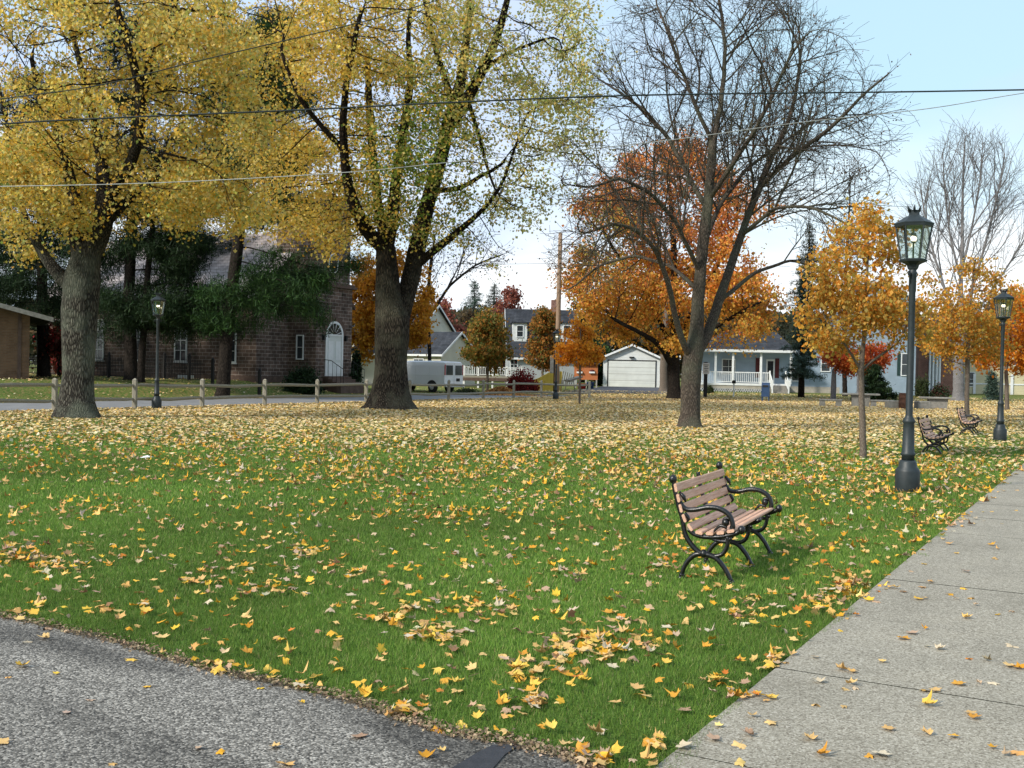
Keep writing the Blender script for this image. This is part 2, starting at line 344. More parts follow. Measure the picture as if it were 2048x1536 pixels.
# concrete path with real slab joints
def aggregate_mat():
    m, nt, b, out = newmat('exposed_aggregate_concrete'); L = nt.links.new; tc = N(nt, 'TexCoord')
    v = N(nt, 'TexVoronoi'); v.inputs['Scale'].default_value = 120; L(tc.outputs['Object'], v.inputs['Vector'])
    hs = N(nt, 'SeparateColor'); L(v.outputs['Color'], hs.inputs[0])
    r = ramp(nt, [(0, (.14, .12, .09)), (.3, (.25, .23, .185)), (.75, (.32, .295, .24)), (1, (.45, .42, .36))]); L(hs.outputs[0], r.inputs[0])
    n = N(nt, 'TexNoise'); n.inputs['Scale'].default_value = 1.1; n.inputs['Detail'].default_value = 9; n.inputs['Roughness'].default_value = .65; L(tc.outputs['Object'], n.inputs[0])
    rn = ramp(nt, [(.28, (.76, .74, .69)), (.5, (1.0, .98, .94)), (.72, (1.14, 1.11, 1.05))]); L(n.outputs[0], rn.inputs[0])
    mx = N(nt, 'MixRGB', blend_type='MULTIPLY'); mx.inputs[0].default_value = 1; L(r.outputs[0], mx.inputs[1]); L(rn.outputs[0], mx.inputs[2])
    L(mx.outputs[0], b.inputs['Base Color']); b.inputs['Roughness'].default_value = .85
    bp = N(nt, 'Bump'); bp.inputs['Distance'].default_value = .002; bp.inputs['Strength'].default_value = .7; L(v.outputs['Distance'], bp.inputs['Height']); L(bp.outputs[0], b.inputs['Normal']); return m
def chip_mat(name='chip_seal_asphalt', lo=1.0):
    m, nt, b, out = newmat(name); L = nt.links.new; tc = N(nt, 'TexCoord')
    v = N(nt, 'TexVoronoi'); v.inputs['Scale'].default_value = 105; L(tc.outputs['Object'], v.inputs['Vector'])
    hs = N(nt, 'SeparateColor'); L(v.outputs['Color'], hs.inputs[0])
    r = ramp(nt, [(0, (.04, .038, .034)), (.35, (.12, .115, .105)), (.7, (.225, .217, .20)), (1, (.46, .445, .415))]); L(hs.outputs[1], r.inputs[0])
    n = N(nt, 'TexNoise'); n.inputs['Scale'].default_value = 1.0; n.inputs['Detail'].default_value = 8; n.inputs['Distortion'].default_value = .5
    mp0 = mapping(nt, (1, 1, 1)); mp0.inputs['Rotation'].default_value = (0, 0, R(36)); mp = N(nt, 'Mapping'); mp.inputs['Scale'].default_value = (.55, 2.0, 1); L(mp0.outputs[0], mp.inputs[0]); L(mp.outputs[0], n.inputs[0])
    rn = ramp(nt, [(.37, (.42*lo, .40*lo, .37*lo)), (.50, (.88*lo, .84*lo, .78*lo)), (.7, (1.15*lo, 1.10*lo, 1.02*lo))]); L(n.outputs[0], rn.inputs[0])
    mx = N(nt, 'MixRGB', blend_type='MULTIPLY'); mx.inputs[0].default_value = 1; L(r.outputs[0], mx.inputs[1]); L(rn.outputs[0], mx.inputs[2])
    L(mx.outputs[0], b.inputs['Base Color']); b.inputs['Roughness'].default_value = .75
    bp = N(nt, 'Bump'); bp.inputs['Distance'].default_value = .004; bp.inputs['Strength'].default_value = .8; iv = N(nt, 'Math', operation='SUBTRACT'); iv.inputs[0].default_value = 1; L(v.outputs['Distance'], iv.inputs[1]); L(iv.outputs[0], bp.inputs['Height']); L(bp.outputs[0], b.inputs['Normal']); return m
M['agg'] = aggregate_mat(); M['chip'] = chip_mat()
M['asphalt'] = noisy('worn_grey_asphalt', (.16, .16, .165), (.24, .24, .24), 1.5, .9, bump=.004, bscale=60)
M['darkasphalt'] = noisy('dark_driveway_asphalt', (.06, .06, .068), (.09, .09, .1), 1.5, .9, bump=.004, bscale=60)
M['tar'] = noisy('tar_patch', (.02, .02, .022), (.045, .045, .05), 9, .6, bump=.004, bscale=50)
M['joint'] = noisy('dark_mossy_joint', (.012, .014, .008), (.035, .04, .02), 12, .95)
M['dirt'] = noisy('bare_edge_soil', (.05, .04, .028), (.13, .10, .065), 14, .95, bump=.01, bscale=60)
mb = MB(); side = MB()
u0 = path_uv(*G(1700, 1237)[:2])[0]; SL = 1.55
k = math.floor((-9-u0)/SL); u = u0+k*SL
while u < 62:
    L_ = min(SL, 1.55); g = .0085 if int(round((u-u0)/SL)) % 3 == 0 else .0035
    pts = []
    for (uu, vv) in ((u+g, 0), (u+L_-g, 0), (u+L_-g, PW), (u+g, PW)): p = pe0+PD*uu+PN*vv; pts.append(p)
    z1 = .018+random.uniform(-.002, .002)
    mb.add([(p[0], p[1], -.05) for p in pts]+[(p[0], p[1], z1) for p in pts], [(4, 5, 6, 7)]); side.add([(p[0], p[1], -.05) for p in pts]+[(p[0], p[1], z1-.0015) for p in pts], [(0, 1, 5, 4), (1, 2, 6, 5), (2, 3, 7, 6), (3, 0, 4, 7)])
    u += SL
tag(mb.build('path', M['agg']), kind='structure')
tag(side.build('path_slab_edges', M['joint']), kind='structure')
# path bed visible in the joints
mb = MB(); a = pe0-PD*9.5; b_ = pe0+PD*62  # soil under the slabs
mb.add([(*(a+PN*.005), .003), (*(a+PN*(PW-.01)), .003), (*(b_+PN*(PW-.01)), .003), (*(b_+PN*.005), .003)], [(0, 1, 2, 3)])
tag(mb.build('path_bed', M['joint']), kind='structure')
def ear(poly, z, name, m, kind='structure'):
    me = bpy.data.meshes.new(name); import bmesh
    bm = bmesh.new(); vs = [bm.verts.new((float(p[0]), float(p[1]), z)) for p in poly]; f = bm.faces.new(vs); bmesh.ops.triangulate(bm, faces=[f]); bmesh.ops.recalc_face_normals(bm, faces=bm.faces)
    bm.normal_update()
    for f in bm.faces:
        if f.normal.z < 0: f.normal_flip()
    bm.to_mesh(me); bm.free(); o = link(name, me, None, m); return tag(o, kind=kind)
def jag(poly, n, amp, closed=False):
    out = []
    for i in range(len(poly)-1):
        a, b = np.array(poly[i]), np.array(poly[i+1])
        for k in range(n):
            t = k/n; p = a+(b-a)*t; d = (b-a)/np.linalg.norm(b-a); nn = np.array([-d[1], d[0]]); out.append(tuple(p+nn*random.gauss(0, amp)))
    out.append(tuple(poly[-1])); return out
ear(jag(drive_edge, 14, .012)+drive_poly[len(drive_edge):], .010, 'driveway', M['chip'])
soil = [tuple(np.array(p)+np.array([.01, .07])) for p in drive_edge]
ear(jag(soil, 4, .03)+drive_poly[len(drive_edge):], .005, 'driveway_edge_soil', M['dirt'])
ear([G(*p)[:2] for p in [(900, 1545), (955, 1512), (985, 1497), (1030, 1494), (1034, 1500), (1010, 1516), (985, 1545)]], .016, 'tar_patch', M['tar'])
# roads beyond
def strip(name, pts, m, off=.03):
    """pts: list of (left xy, right xy)"""
    V = []; Fc = []
    n = 6; rows = []
    for i in range(len(pts)-1):
        for t in np.linspace(0, 1, 13)[:-1]:
            rows.append((np.array(pts[i][0])*(1-t)+np.array(pts[i+1][0])*t, np.array(pts[i][1])*(1-t)+np.array(pts[i+1][1])*t))
    rows.append((np.array(pts[-1][0]), np.array(pts[-1][1])))
    for l, r in rows:
        for k in range(n): q = l+(r-l)*k/(n-1); V.append((q[0], q[1], float(H(q[0], q[1]))+off))
    for i in range(len(rows)-1):
        for k in range(n-1): a = i*n+k; Fc.append((a, a+1, a+n+1, a+n))
    return tag(link(name, np_mesh(name, np.array(V), np.array(Fc), 4), None, m), kind='structure')
def FP(s, d): return FA+FD*s+FN*d
strip('road', [(FP(-60, 6.3), FP(-60, .7)), (FP(37, 6.3), FP(37, .7)), (FP(41, 6.3), FP(41, -.5))], M['asphalt'], .02)
strip('cross_road', [(FP(41.02, 6.3), FP(36.4, .5)), (FP(41, -6), FP(36.8, -4)), (FP(40, -60), FP(37, -60))], M['asphalt'], .024)
strip('garage_driveway', [(ground_at(1330, 99)[:2], ground_at(1205, 99)[:2]), (ground_at(1345, 79)[:2], ground_at(1120, 77.5)[:2])], M['darkasphalt'], .035)
# ------------------------------------------------------------------ scatter of small shapes
def rotmats(yaw, tilt_x, tilt_y):
    cy, sy = np.cos(yaw), np.sin(yaw); cx, sx = np.cos(tilt_x), np.sin(tilt_x); cz, sz = np.cos(tilt_y), np.sin(tilt_y)
    n = len(yaw); Z = np.zeros(n); O = np.ones(n)
    Rz = np.stack([cy, -sy, Z, sy, cy, Z, Z, Z, O], 1).reshape(n, 3, 3)
    Rx = np.stack([O, Z, Z, Z, cx, -sx, Z, sx, cx], 1).reshape(n, 3, 3)
    Ry = np.stack([cz, Z, sz, Z, O, Z, -sz, Z, cz], 1).reshape(n, 3, 3)
    return Rz@Rx@Ry
def scatter(tv, tf, pos, rot, size, colors):
    tv = np.array(tv, float); tf = np.array(tf); n = len(pos); k = len(tv)
    sz = size if np.ndim(size) == 2 else np.repeat(np.asarray(size)[:, None], 3, 1)
    V = np.einsum('nij,nkj->nki', rot, tv[None]*sz[:, None, :])+pos[:, None, :]
    Fc = (tf[None]+(np.arange(n)*k)[:, None, None]).reshape(-1, tf.shape[1])
    return V.reshape(-1, 3), Fc, np.repeat(colors, k, 0)
class Acc:
    def __init__(s): s.V = []; s.F = []; s.C = []; s.n = 0
    def add(s, V, Fc, Cc): s.V.append(V); s.F.append(Fc+s.n); s.C.append(Cc); s.n += len(V)
    def mesh(s, name, smooth=False): return np_mesh(name, np.concatenate(s.V), np.concatenate(s.F), s.F[0].shape[1], np.concatenate(s.C), smooth)
KITE_V = [(0, -.5, 0), (.42, .02, .09), (0, .5, 0), (-.42, .02, .09)]; KITE_F = [(0, 1, 2), (0, 2, 3)]
LEAF7_V = [(0, -.5, 0), (.3, -.22, .05), (.5, .12, .1), (.18, .12, .03), (0, .55, 0), (-.18, .12, .03), (-.5, .12, .1), (-.3, -.22, .05)]
LEAF7_F = [(0, 1, 3), (1, 2, 3), (0, 3, 5), (3, 4, 5), (0, 5, 7), (5, 6, 7)]
def pal(pals, w, n, jit=.14):
    idx = rng.choice(len(pals), n, p=np.array(w)/sum(w)); c = np.array(pals)[idx]
    return np.clip(c*(1+rng.normal(0, jit, (n, 1)))*(1+rng.normal(0, .04, (n, 3))), .004, .95)
# ------------------------------------------------------------------ tree generator
def grow_tree(name, label, cat, depth, limbs, ells, n_att, leafN, leafsize, leafpal, barkm, leafm=None, step=.3, kill=.55, tip=.008, group=None, dz=2.5,
              twigs=2, twiglen=.45, base=None, colfn=None, crown_name='crown', spread=.32, droop=.3, ltype='kite', pw=.42, seed=1, flare=1.5, downbias=0.0, trunk_label=None, bias=.25, back=0.0, gap=0.0, fan=None, gs=1.0):
    g = np.random.default_rng(seed)
    P = []; par = []; rad = []; fixed = []
    b0 = limbs[0][0]; gp = ground_at(b0[0], depth)
    for li, limb in enumerate(limbs):
        off = 0.0
        pts = []
        for q in limb:
            dd = q[3] if len(q) > 3 else 0.0
            w = W(q[0], q[1], depth+dd); pts.append((w, q[2]/2/FPX*depth))
        if li == 0: pts[0] = (np.array([pts[0][0][0], pts[0][0][1], gp[2]-.06]), pts[0][1])
        if li > 0:
            A = np.array(P); d = np.linalg.norm(A-pts[0][0], axis=1); pi = int(np.argmin(d))
            pts[0] = (A[pi], pts[0][1]); prev = pi
        else: prev = -1
        for i in range(len(pts)):
            if i == 0:
                if li == 0: P.append(pts[0][0]); par.append(-1); rad.append(pts[0][1]); fixed.append(li); prev = 0
                continue
            a, ra = pts[i-1]; b, rb = pts[i]; n = max(1, int(np.linalg.norm(b-a)/(step*1.1 if (li or i > 1) else min(step, .12))))
            for k in range(1, n+1):
                t = k/n; q = a+(b-a)*t+g.normal(0, .018 if li else .006, 3)*min(1, step*3)
                P.append(q); par.append(prev); rad.append(ra+(rb-ra)*t); fixed.append(li); prev = len(P)-1
    # attractors
    wts = np.array([e[2]*e[3]*(e[5] if len(e) > 5 else 1) for e in ells], float); cnt = np.maximum(1, (wts/wts.sum()*n_att)).astype(int)
    At = []
    for e, c in zip(ells, cnt):
        px, py, rx, ry = e[:4]; rd = e[4] if len(e) > 4 and e[4] else dz
        u = g.normal(0, 1, (c, 3)); u /= np.linalg.norm(u, axis=1)[:, None]; u *= (g.random((c, 1))**(1/2.4))
        for q in u: At.append(W(px+q[0]*rx, py+q[1]*ry, depth+back+q[2]*rd+(e[6] if len(e) > 6 else 0)))
    At = np.array(At)
    At = At[At[:, 2] > gp[2]+.5]
    if fan:
        At = At[:0]; kidn = {}
        for i_, p_ in enumerate(par): kidn.setdefault(p_, []).append(i_)
        def inside(p):
            a_, b_, _ = proj(p); return any(((a_-e[0])/e[2])**2+((b_-e[1])/e[3])**2 < 1.08 for e in ells)
        def branch(i0, v, L_, lvl):
            nst = max(2, int(L_/step)); cur = i0; v = v/np.linalg.norm(v); side = g.choice([-1, 1]); pv = None
            for k_ in range(nst):
                v = v+g.normal(0, .07, 3); v[2] += fan['up']; v /= np.linalg.norm(v)
                q = P[cur]+v*step
                if not inside(q) and g.random() < .7: break
                P.append(q); par.append(cur); rad.append(0); fixed.append(-1); cur = len(P)-1
                if lvl < fan['levels'] and k_ >= 1 and g.random() < fan['p']:
                    w_ = np.cross(v, g.normal(0, 1, 3)); w_ /= np.linalg.norm(w_); 
                    if pv is not None and w_@pv > 0: w_ = -w_
                    pv = w_; th = R(g.uniform(*fan['ang'])); branch(cur, v*math.cos(th)+w_*math.sin(th), L_*(1-.6*k_/nst)*fan['dec'], lvl+1)
        nl = len(P); li_n = {}
        for i_ in range(nl): li_n.setdefault(fixed[i_], []).append(i_)
        for li, ids in li_n.items():
            m_ = len(ids); st = fan.get('start', .5) if li == 0 else .18
            for j_, i_ in enumerate(ids):
                t_ = j_/max(1, m_-1)
                if par[i_] < 0 or t_ < st: continue
                v = P[i_]-P[par[i_]]; v /= np.linalg.norm(v)
                if j_ == m_-1:
                    for _ in range(3): branch(i_, v+g.normal(0, .3, 3), fan['L']*.7, 1)
                elif g.random() < fan['pl']:
                    w_ = np.cross(v, g.normal(0, 1, 3)); w_ /= np.linalg.norm(w_); th = R(g.uniform(*fan['ang'])); branch(i_, v*math.cos(th)+w_*math.sin(th), fan['L']*(1-.5*t_)*g.uniform(.6, 1.15), 1)
    Pn = np.array(P); near = np.zeros(len(At), int); nd = np.full(len(At), 1e9)
    def upd(lo):
        nonlocal near, nd
        new = Pn[lo:]
        for c0 in range(0, len(new), 400):
            D = np.linalg.norm(At[:, None]-new[None, c0:c0+400], axis=2); j = D.argmin(1); dm = D[np.arange(len(At)), j]
            b = dm < nd; nd[b] = dm[b]; near[b] = j[b]+lo+c0
    # allow growing only from limb nodes above the first fork
    kids = {}
    if len(At): upd(0)
    for it in range(140):
        if len(At) == 0: break
        vec = At-Pn[near]; d = np.linalg.norm(vec, axis=1)
        act = near; dirs = vec/d[:, None]; uniq, inv = np.unique(act, return_inverse=True)
        sm = np.zeros((len(uniq), 3)); np.add.at(sm, inv, dirs)
        nn = np.linalg.norm(sm, axis=1); sm /= np.maximum(nn, 1e-6)[:, None]
        newp = []; newpar = []
        for u_, s_ in zip(uniq, sm):
            pp = par[u_]
            if pp >= 0:
                t = Pn[u_]-Pn[pp]; t /= max(np.linalg.norm(t), 1e-6)
                if fixed[u_] < 0: s_ = s_+t*bias
            s_ = s_+g.normal(0, .16, 3); s_[2] -= downbias*max(0, 1); s_ /= np.linalg.norm(s_)
            q = Pn[u_]+s_*step; kk = kids.setdefault(int(u_), [])
            if len(kk) >= 4 or any(np.linalg.norm(q-z) < .35*step for z in kk): continue
            kk.append(q); newp.append(q); newpar.append(int(u_))
        if not newp:
            if it > 5: break
            continue
        lo = len(Pn); Pn = np.vstack([Pn, newp]); par += newpar; rad += [0]*len(newp); fixed += [-1]*len(newp)
        upd(lo); keep = nd > kill; At = At[keep]; near = near[keep]; nd = nd[keep]
        if len(Pn) > 16000: break
    # fine twigs
    n0 = len(Pn); ch = np.zeros(n0, int)
    for i in range(n0):
        if par[i] >= 0: ch[par[i]] += 1
    Pl = list(Pn); tips = []
    for i in range(n0):
        if fixed[i] >= 0: continue
        k = twigs if ch[i] == 0 else (1 if g.random() < .35*min(twigs, 2) else 0)
        t = Pl[i]-Pl[par[i]]; t = t/max(np.linalg.norm(t), 1e-6)
        if ch[i] == 0: tips.append(Pl[i])
        for _ in range(k):
            v = t+g.normal(0, .5, 3); v /= np.linalg.norm(v); L_ = twiglen*(.5+g.random())
            mid = Pl[i]+v*L_*.5; v2 = v+g.normal(0, .18, 3); end = mid+v2*L_*.5
            Pl.append(mid); par.append(i); rad.append(0); fixed.append(-2); Pl.append(end); par.append(len(Pl)-2); rad.append(0); fixed.append(-2); tips.append(mid); tips.append(end)
    Pn = np.array(Pl); n = len(Pn); cntd = np.zeros(n); kidl = [[] for _ in range(n)]
    for i in range(n-1, -1, -1):
        if not kidl[i]: cntd[i] = 1
        if par[i] >= 0: cntd[par[i]] += cntd[i]; kidl[par[i]].append(i)
    rad = np.array(rad)
    for i in range(n):
        if fixed[i] < 0:
            r = tip*cntd[i]**pw; pr = rad[par[i]]; rad[i] = min(r, pr*.82 if fixed[par[i]] >= 0 else pr)
    # tubes
    acc = Acc(); stack = [(0, None)]
    trunkV = []
    while stack:
        s0, p0 = stack.pop(); chain = [s0]; cur = s0
        while kidl[cur]:
            ks = kidl[cur]; same = [k for k in ks if fixed[k] == fixed[cur] and fixed[cur] >= 0]
            nx = same[0] if same else max(ks, key=lambda k: rad[k])
            for k in ks:
                if k != nx: stack.append((k, cur))
            chain.append(nx); cur = nx
        idx = ([p0] if p0 is not None else [])+chain
        if len(idx) < 2: continue
        Q = Pn[idx]; r = rad[idx].copy()
        if p0 is not None: r[0] = r[1]
        rm = r.max(); ns = 14 if rm > .25 else 9 if rm > .1 else 6 if rm > .04 else 4 if rm > .014 else 3
        if len(Q) > 3 and p0 is not None: Q[1:-1] = Q[1:-1]*.5+(Q[:-2]+Q[2:])*.25
        T = np.gradient(Q, axis=0); T /= np.maximum(np.linalg.norm(T, axis=1), 1e-6)[:, None]
        ref = np.array([1., 0, 0]) if abs(T[0, 0]) < .8 else np.array([0, 1., 0]); fr = []
        nv = np.cross(T[0], ref); nv /= np.linalg.norm(nv)
        for t in T:
            nv = nv-t*(nv@t); nv /= max(np.linalg.norm(nv), 1e-6); fr.append(nv.copy())
        fr = np.array(fr); bn = np.cross(T, fr); an = np.arange(ns)*2*np.pi/ns
        rr = np.repeat(r[:, None], ns, 1)
        if rm > .12:
            if p0 is None:
                hgt = np.clip((Q[:, 2]-Q[0, 2]), 0, 9); fl = (flare-1)*np.exp(-hgt/(.55*r[0]+.04))
                rr = rr*(1+fl[:, None]*(1+.35*np.sin(an*5+seed)[None]))*(1+.05*np.sin(an*3+1+.3*hgt[:, None])+.03*np.sin(an*7+.8*hgt[:, None]))
            else: rr = rr*(1+.05*np.sin(an*3+Q[:, 2:3]*1.2))
            rr = rr*(1+g.normal(0, .018, rr.shape))
        V = Q[:, None]+(fr[:, None]*np.cos(an)[None, :, None]+bn[:, None]*np.sin(an)[None, :, None])*rr[:, :, None]
        m_ = len(Q); a = (np.arange(m_-1)[:, None]*ns+np.arange(ns)[None]); b = (np.arange(m_-1)[:, None]*ns+(np.arange(ns)+1)[None] % ns)
        Fc = np.stack([a, b, b+ns, a+ns], 2).reshape(-1, 4); acc.add(V.reshape(-1, 3), Fc, np.ones((m_*ns, 3)))
    root = thing(name, label, cat, gp, 0, group)
    V = np.concatenate(acc.V)-gp; me = np_mesh('trunk', V, np.concatenate(acc.F), 4, None, True); o = link('trunk', me, root, barkm)
    if trunk_label: o['label'] = trunk_label
    if leafN:
        tips = np.array(tips)
        if gap: kp = (.6*vnoise((tips[:, 0]*.75+tips[:, 2]*.5)*gs+20, (tips[:, 2]*.8-tips[:, 1]*.35)*gs+90)+.4*vnoise((tips[:, 0]*1.6-tips[:, 1]*.4)*gs+40, (tips[:, 2]*1.7+tips[:, 1]*.5)*gs+70) > gap) | (g.random(len(tips)) < .05); tips = tips[kp]
        pick = g.integers(0, len(tips), leafN)
        pos = tips[pick]+g.normal(0, spread, (leafN, 3))*np.array([1, 1, .8]); pos[:, 2] -= g.random(leafN)*droop*.5
        pos = pos[pos[:, 2] > gp[2]+.15]; leafN = len(pos)
        cl = colfn(pos, leafN, g) if colfn else pal(leafpal[0], leafpal[1], leafN)
        # clump-to-clump hue and tone of the leaves themselves
        cn = vnoise(pos[:, 0]*1.1+pos[:, 2]*.7+50, pos[:, 1]*1.1+pos[:, 2]*1.3+50); cl = cl*(.78+.44*cn)[:, None]
        if ltype == 'needle':
            rot = rotmats(g.random(leafN)*6.28, g.normal(0, .7, leafN), g.normal(0, .5, leafN)); tv = [(-.06, -.5, 0), (.06, -.5, 0), (0, .5, 0)]; tf = [(0, 1, 2)]
        else:
            rot = rotmats(g.random(leafN)*6.28, g.normal(.9, .6, leafN), g.normal(0, .6, leafN)); tv, tf = (KITE_V, KITE_F) if ltype == 'kite' else (LEAF7_V, LEAF7_F)
        V, Fc, Cc = scatter(tv, tf, pos-gp, rot, leafsize*g.uniform(.65, 1.3, leafN), cl)
        link(crown_name, np_mesh(crown_name, V, Fc, 3, Cc), root, leafm or M['leaf'])
    return root
# palettes (linear base colours)
GOLD = ([(.66, .44, .07), (.60, .34, .045), (.56, .45, .10), (.76, .57, .18), (.42, .38, .08)], [5, 2.6, 3, 3.4, 1.8])
OLIVE = ([(.52, .46, .14), (.42, .40, .13), (.62, .52, .20), (.28, .34, .08), (.56, .42, .12)], [3, 3, 2, 2, 2])
ORANGE = ([(.70, .28, .06), (.64, .22, .05), (.72, .38, .07), (.48, .19, .05), (.48, .34, .07)], [4, 3, 3, 1, 1])
DARKGREEN = ([(.014, .032, .010), (.022, .046, .014), (.010, .022, .008), (.032, .062, .018)], [3, 3, 2, 1])
BLUEGREEN = ([(.06, .10, .075), (.085, .13, .10), (.045, .075, .06)], [3, 3, 2])
REDS = ([(.30, .03, .02), (.40, .05, .03), (.2, .02, .02)], [3, 3, 2])
YOUNG = ([(.62, .32, .045), (.60, .24, .03), (.50, .36, .08), (.70, .42, .10), (.38, .27, .055)], [4, 3, 3, 2, 2])
# ================================================================== TREES
import time as _t; _t0 = _t.time()
def gold_col(pos, n, g):
    c = pal(GOLD[0], GOLD[1], n); o = pal(OLIVE[0], OLIVE[1], n); k = g.random(n) < .28; c[k] = o[k]; return c
T1 = grow_tree('maple_tree', 'big golden maple with a thick pale grey trunk at the left edge of the park', 'tree', 30.5,
 [[(155, 842, 72), (155, 800, 64), (158, 750, 59), (160, 690, 64), (162, 620, 70), (165, 560, 70), (172, 520, 58), (178, 490, 50)],
  [(150, 600, 34), (125, 560, 28, .2), (98, 528, 23, .4), (78, 500, 18, .6), (55, 450, 13, .9), (30, 360, 10, 1.3), (14, 250, 8, 1.6), (-12, 130, 6, 2)],
  [(165, 540, 36), (155, 470, 32), (148, 400, 26, .5), (138, 340, 20, .9), (118, 280, 16, 1.2), (100, 230, 12, 1.6), (60, 120, 9, 2)],
  [(182, 520, 46), (205, 450, 42), (214, 400, 36), (205, 340, 26, .4), (195, 280, 20, .8), (180, 200, 15, 1.2), (150, 90, 11, 1.6), (130, -40, 8, 2)],
  [(214, 400, 26), (250, 350, 22, -.4), (278, 290, 21, -.8), (282, 220, 22, -1), (275, 160, 18, -1.2), (255, 95, 14, -1.4), (240, 40, 12, -1.6), (220, -60, 8, -1.8)],
  [(282, 215, 18, -1), (296, 130, 16, -.9), (318, 70, 15, -.8), (345, 20, 14, -.7), (368, -50, 11, -.6)],
  [(205, 455, 26), (235, 420, 20, .5), (270, 385, 16, 1), (320, 350, 12, 1.6), (390, 320, 9, 2.2), (450, 300, 6, 2.6)],
  [(345, 20, 10, -.7), (400, 20, 8, -.4), (450, 30, 6, 0), (490, 45, 4, .3)]],
 [(120, 60, 240, 170, 4.5), (330, 60, 190, 150, 4.5), (150, 260, 210, 130, 4.5), (390, 250, 150, 130, 4), (60, 370, 110, 90, 4), (330, 370, 150, 70, 4, 1.4), (150, 430, 70, 40, 2.5, 1.2), (460, 400, 70, 70, 3, 1.3), (60, 460, 60, 50, 2.5), (420, 440, 60, 30, 2, 1.6)],
 2700, 66000, .10, GOLD, M['bark_grey'], colfn=gold_col, step=.32, kill=.55, tip=.0075, twigs=2, twiglen=.5, ltype='l7', seed=11, flare=1.5, spread=.24, back=.6, gap=.48)
def t2_col(pos, n, g):
    px = 1024+FPX*(pos[:, 0]/pos[:, 1]); t = np.clip((px-700)/300+g.normal(0, .25, n), 0, 1)
    a = pal(GOLD[0], GOLD[1], n); b = pal(OLIVE[0], OLIVE[1], n); gr = pal([(.16, .24, .03), (.10, .17, .025), (.25, .28, .04)], [1, 1, 1], n)
    c = np.where((g.random(n) < t)[:, None], b, a)
    pz = 735-FPX*(pos[:, 2]-1.6)/pos[:, 1]; mg = np.exp(-((px-830)/110)**2-((pz-330)/150)**2); k = g.random(n) < mg*.75; c[k] = gr[k]; return c
T2 = grow_tree('maple_tree', 'tall maple behind the lawn, forking low, yellow on the left and olive on the right', 'tree', 42,
 [[(781, 822, 72), (781, 780, 66), (782, 730, 62), (785, 680, 66), (786, 640, 70), (778, 600, 54), (774, 550, 46), (772, 500, 40), (768, 480, 36)],
  [(788, 665, 44), (806, 610, 38, .4), (820, 560, 37, .7), (832, 510, 36, 1), (846, 450, 33, 1.2), (862, 380, 30, 1.3), (882, 310, 28, 1.4), (900, 235, 27, 1.4), (922, 165, 22, 1.4), (932, 80, 16, 1.3), (940, -20, 11, 1.2), (950, -90, 8)],
  [(770, 510, 32), (742, 472, 28, -.5), (716, 432, 26, -1), (700, 395, 22, -1.4), (690, 330, 18, -1.8), (684, 240, 14, -2.2), (700, 130, 11, -2.6), (720, 20, 8, -3)],
  [(772, 500, 30), (786, 440, 26, .8), (790, 370, 22, 1.4), (800, 300, 20, 2), (815, 220, 18, 2.6), (822, 160, 14, 3), (815, 60, 10, 3.4), (830, -40, 7, 3.6)],
  [(768, 480, 24), (756, 400, 18, 1.2), (745, 300, 18, 2), (738, 210, 16, 2.6), (735, 110, 10, 3.2), (650, 20, 8, 3.6)],
  [(895, 255, 24, 1.4), (935, 200, 24, .8), (965, 140, 21, .4), (992, 80, 17, 0), (1012, 20, 13, -.4), (1030, -60, 9, -.8)],
  [(905, 215, 15, 1.4), (888, 150, 13, 1.8), (868, 85, 12, 2.2), (852, 20, 10, 2.6), (840, -60, 8, 3)],
  [(830, 525, 18, 1), (880, 492, 17, .6), (932, 450, 12, .4), (982, 405, 8, .4), (1012, 350, 6, .3), (1035, 280, 5, .2), (1055, 220, 4, 0)],
  [(965, 140, 12, .4), (1010, 108, 8, .4), (1060, 88, 6, .6), (1110, 70, 4, .8)],
  [(870, 390, 12, 1.2), (920, 380, 10, .8), (960, 350, 8, .2), (1010, 330, 6, -.3)],
  [(940, 190, 10, .6), (955, 260, 8, -.4), (972, 330, 6, -1), (990, 380, 4, -1.4)],
  [(690, 300, 12, -2), (640, 250, 10, -2.5), (600, 200, 8, -3), (560, 100, 6, -3.3)]],
 [(640, 80, 190, 180, 6), (860, 60, 200, 180, 6), (1060, 90, 160, 150, 5.5, .6), (600, 290, 140, 120, 5.5), (800, 270, 160, 150, 5.5, .9), (1030, 290, 160, 120, 5, .4), (660, 430, 130, 80, 4.5, 1.2), (800, 420, 90, 80, 4), (990, 400, 110, 60, 4, .5), (1150, 230, 70, 110, 4, .5), (560, 400, 80, 80, 4, 1), (1000, 490, 30, 50, 2, .5), (940, 450, 60, 40, 3, .5)],
 2800, 68000, .12, GOLD, M['bark_brown'], colfn=t2_col, step=.42, kill=.75, tip=.009, twigs=2, twiglen=.6, ltype='l7', seed=12, flare=1.7, spread=.30, back=.9, gap=.46)
print('T1T2', _t.time()-_t0)
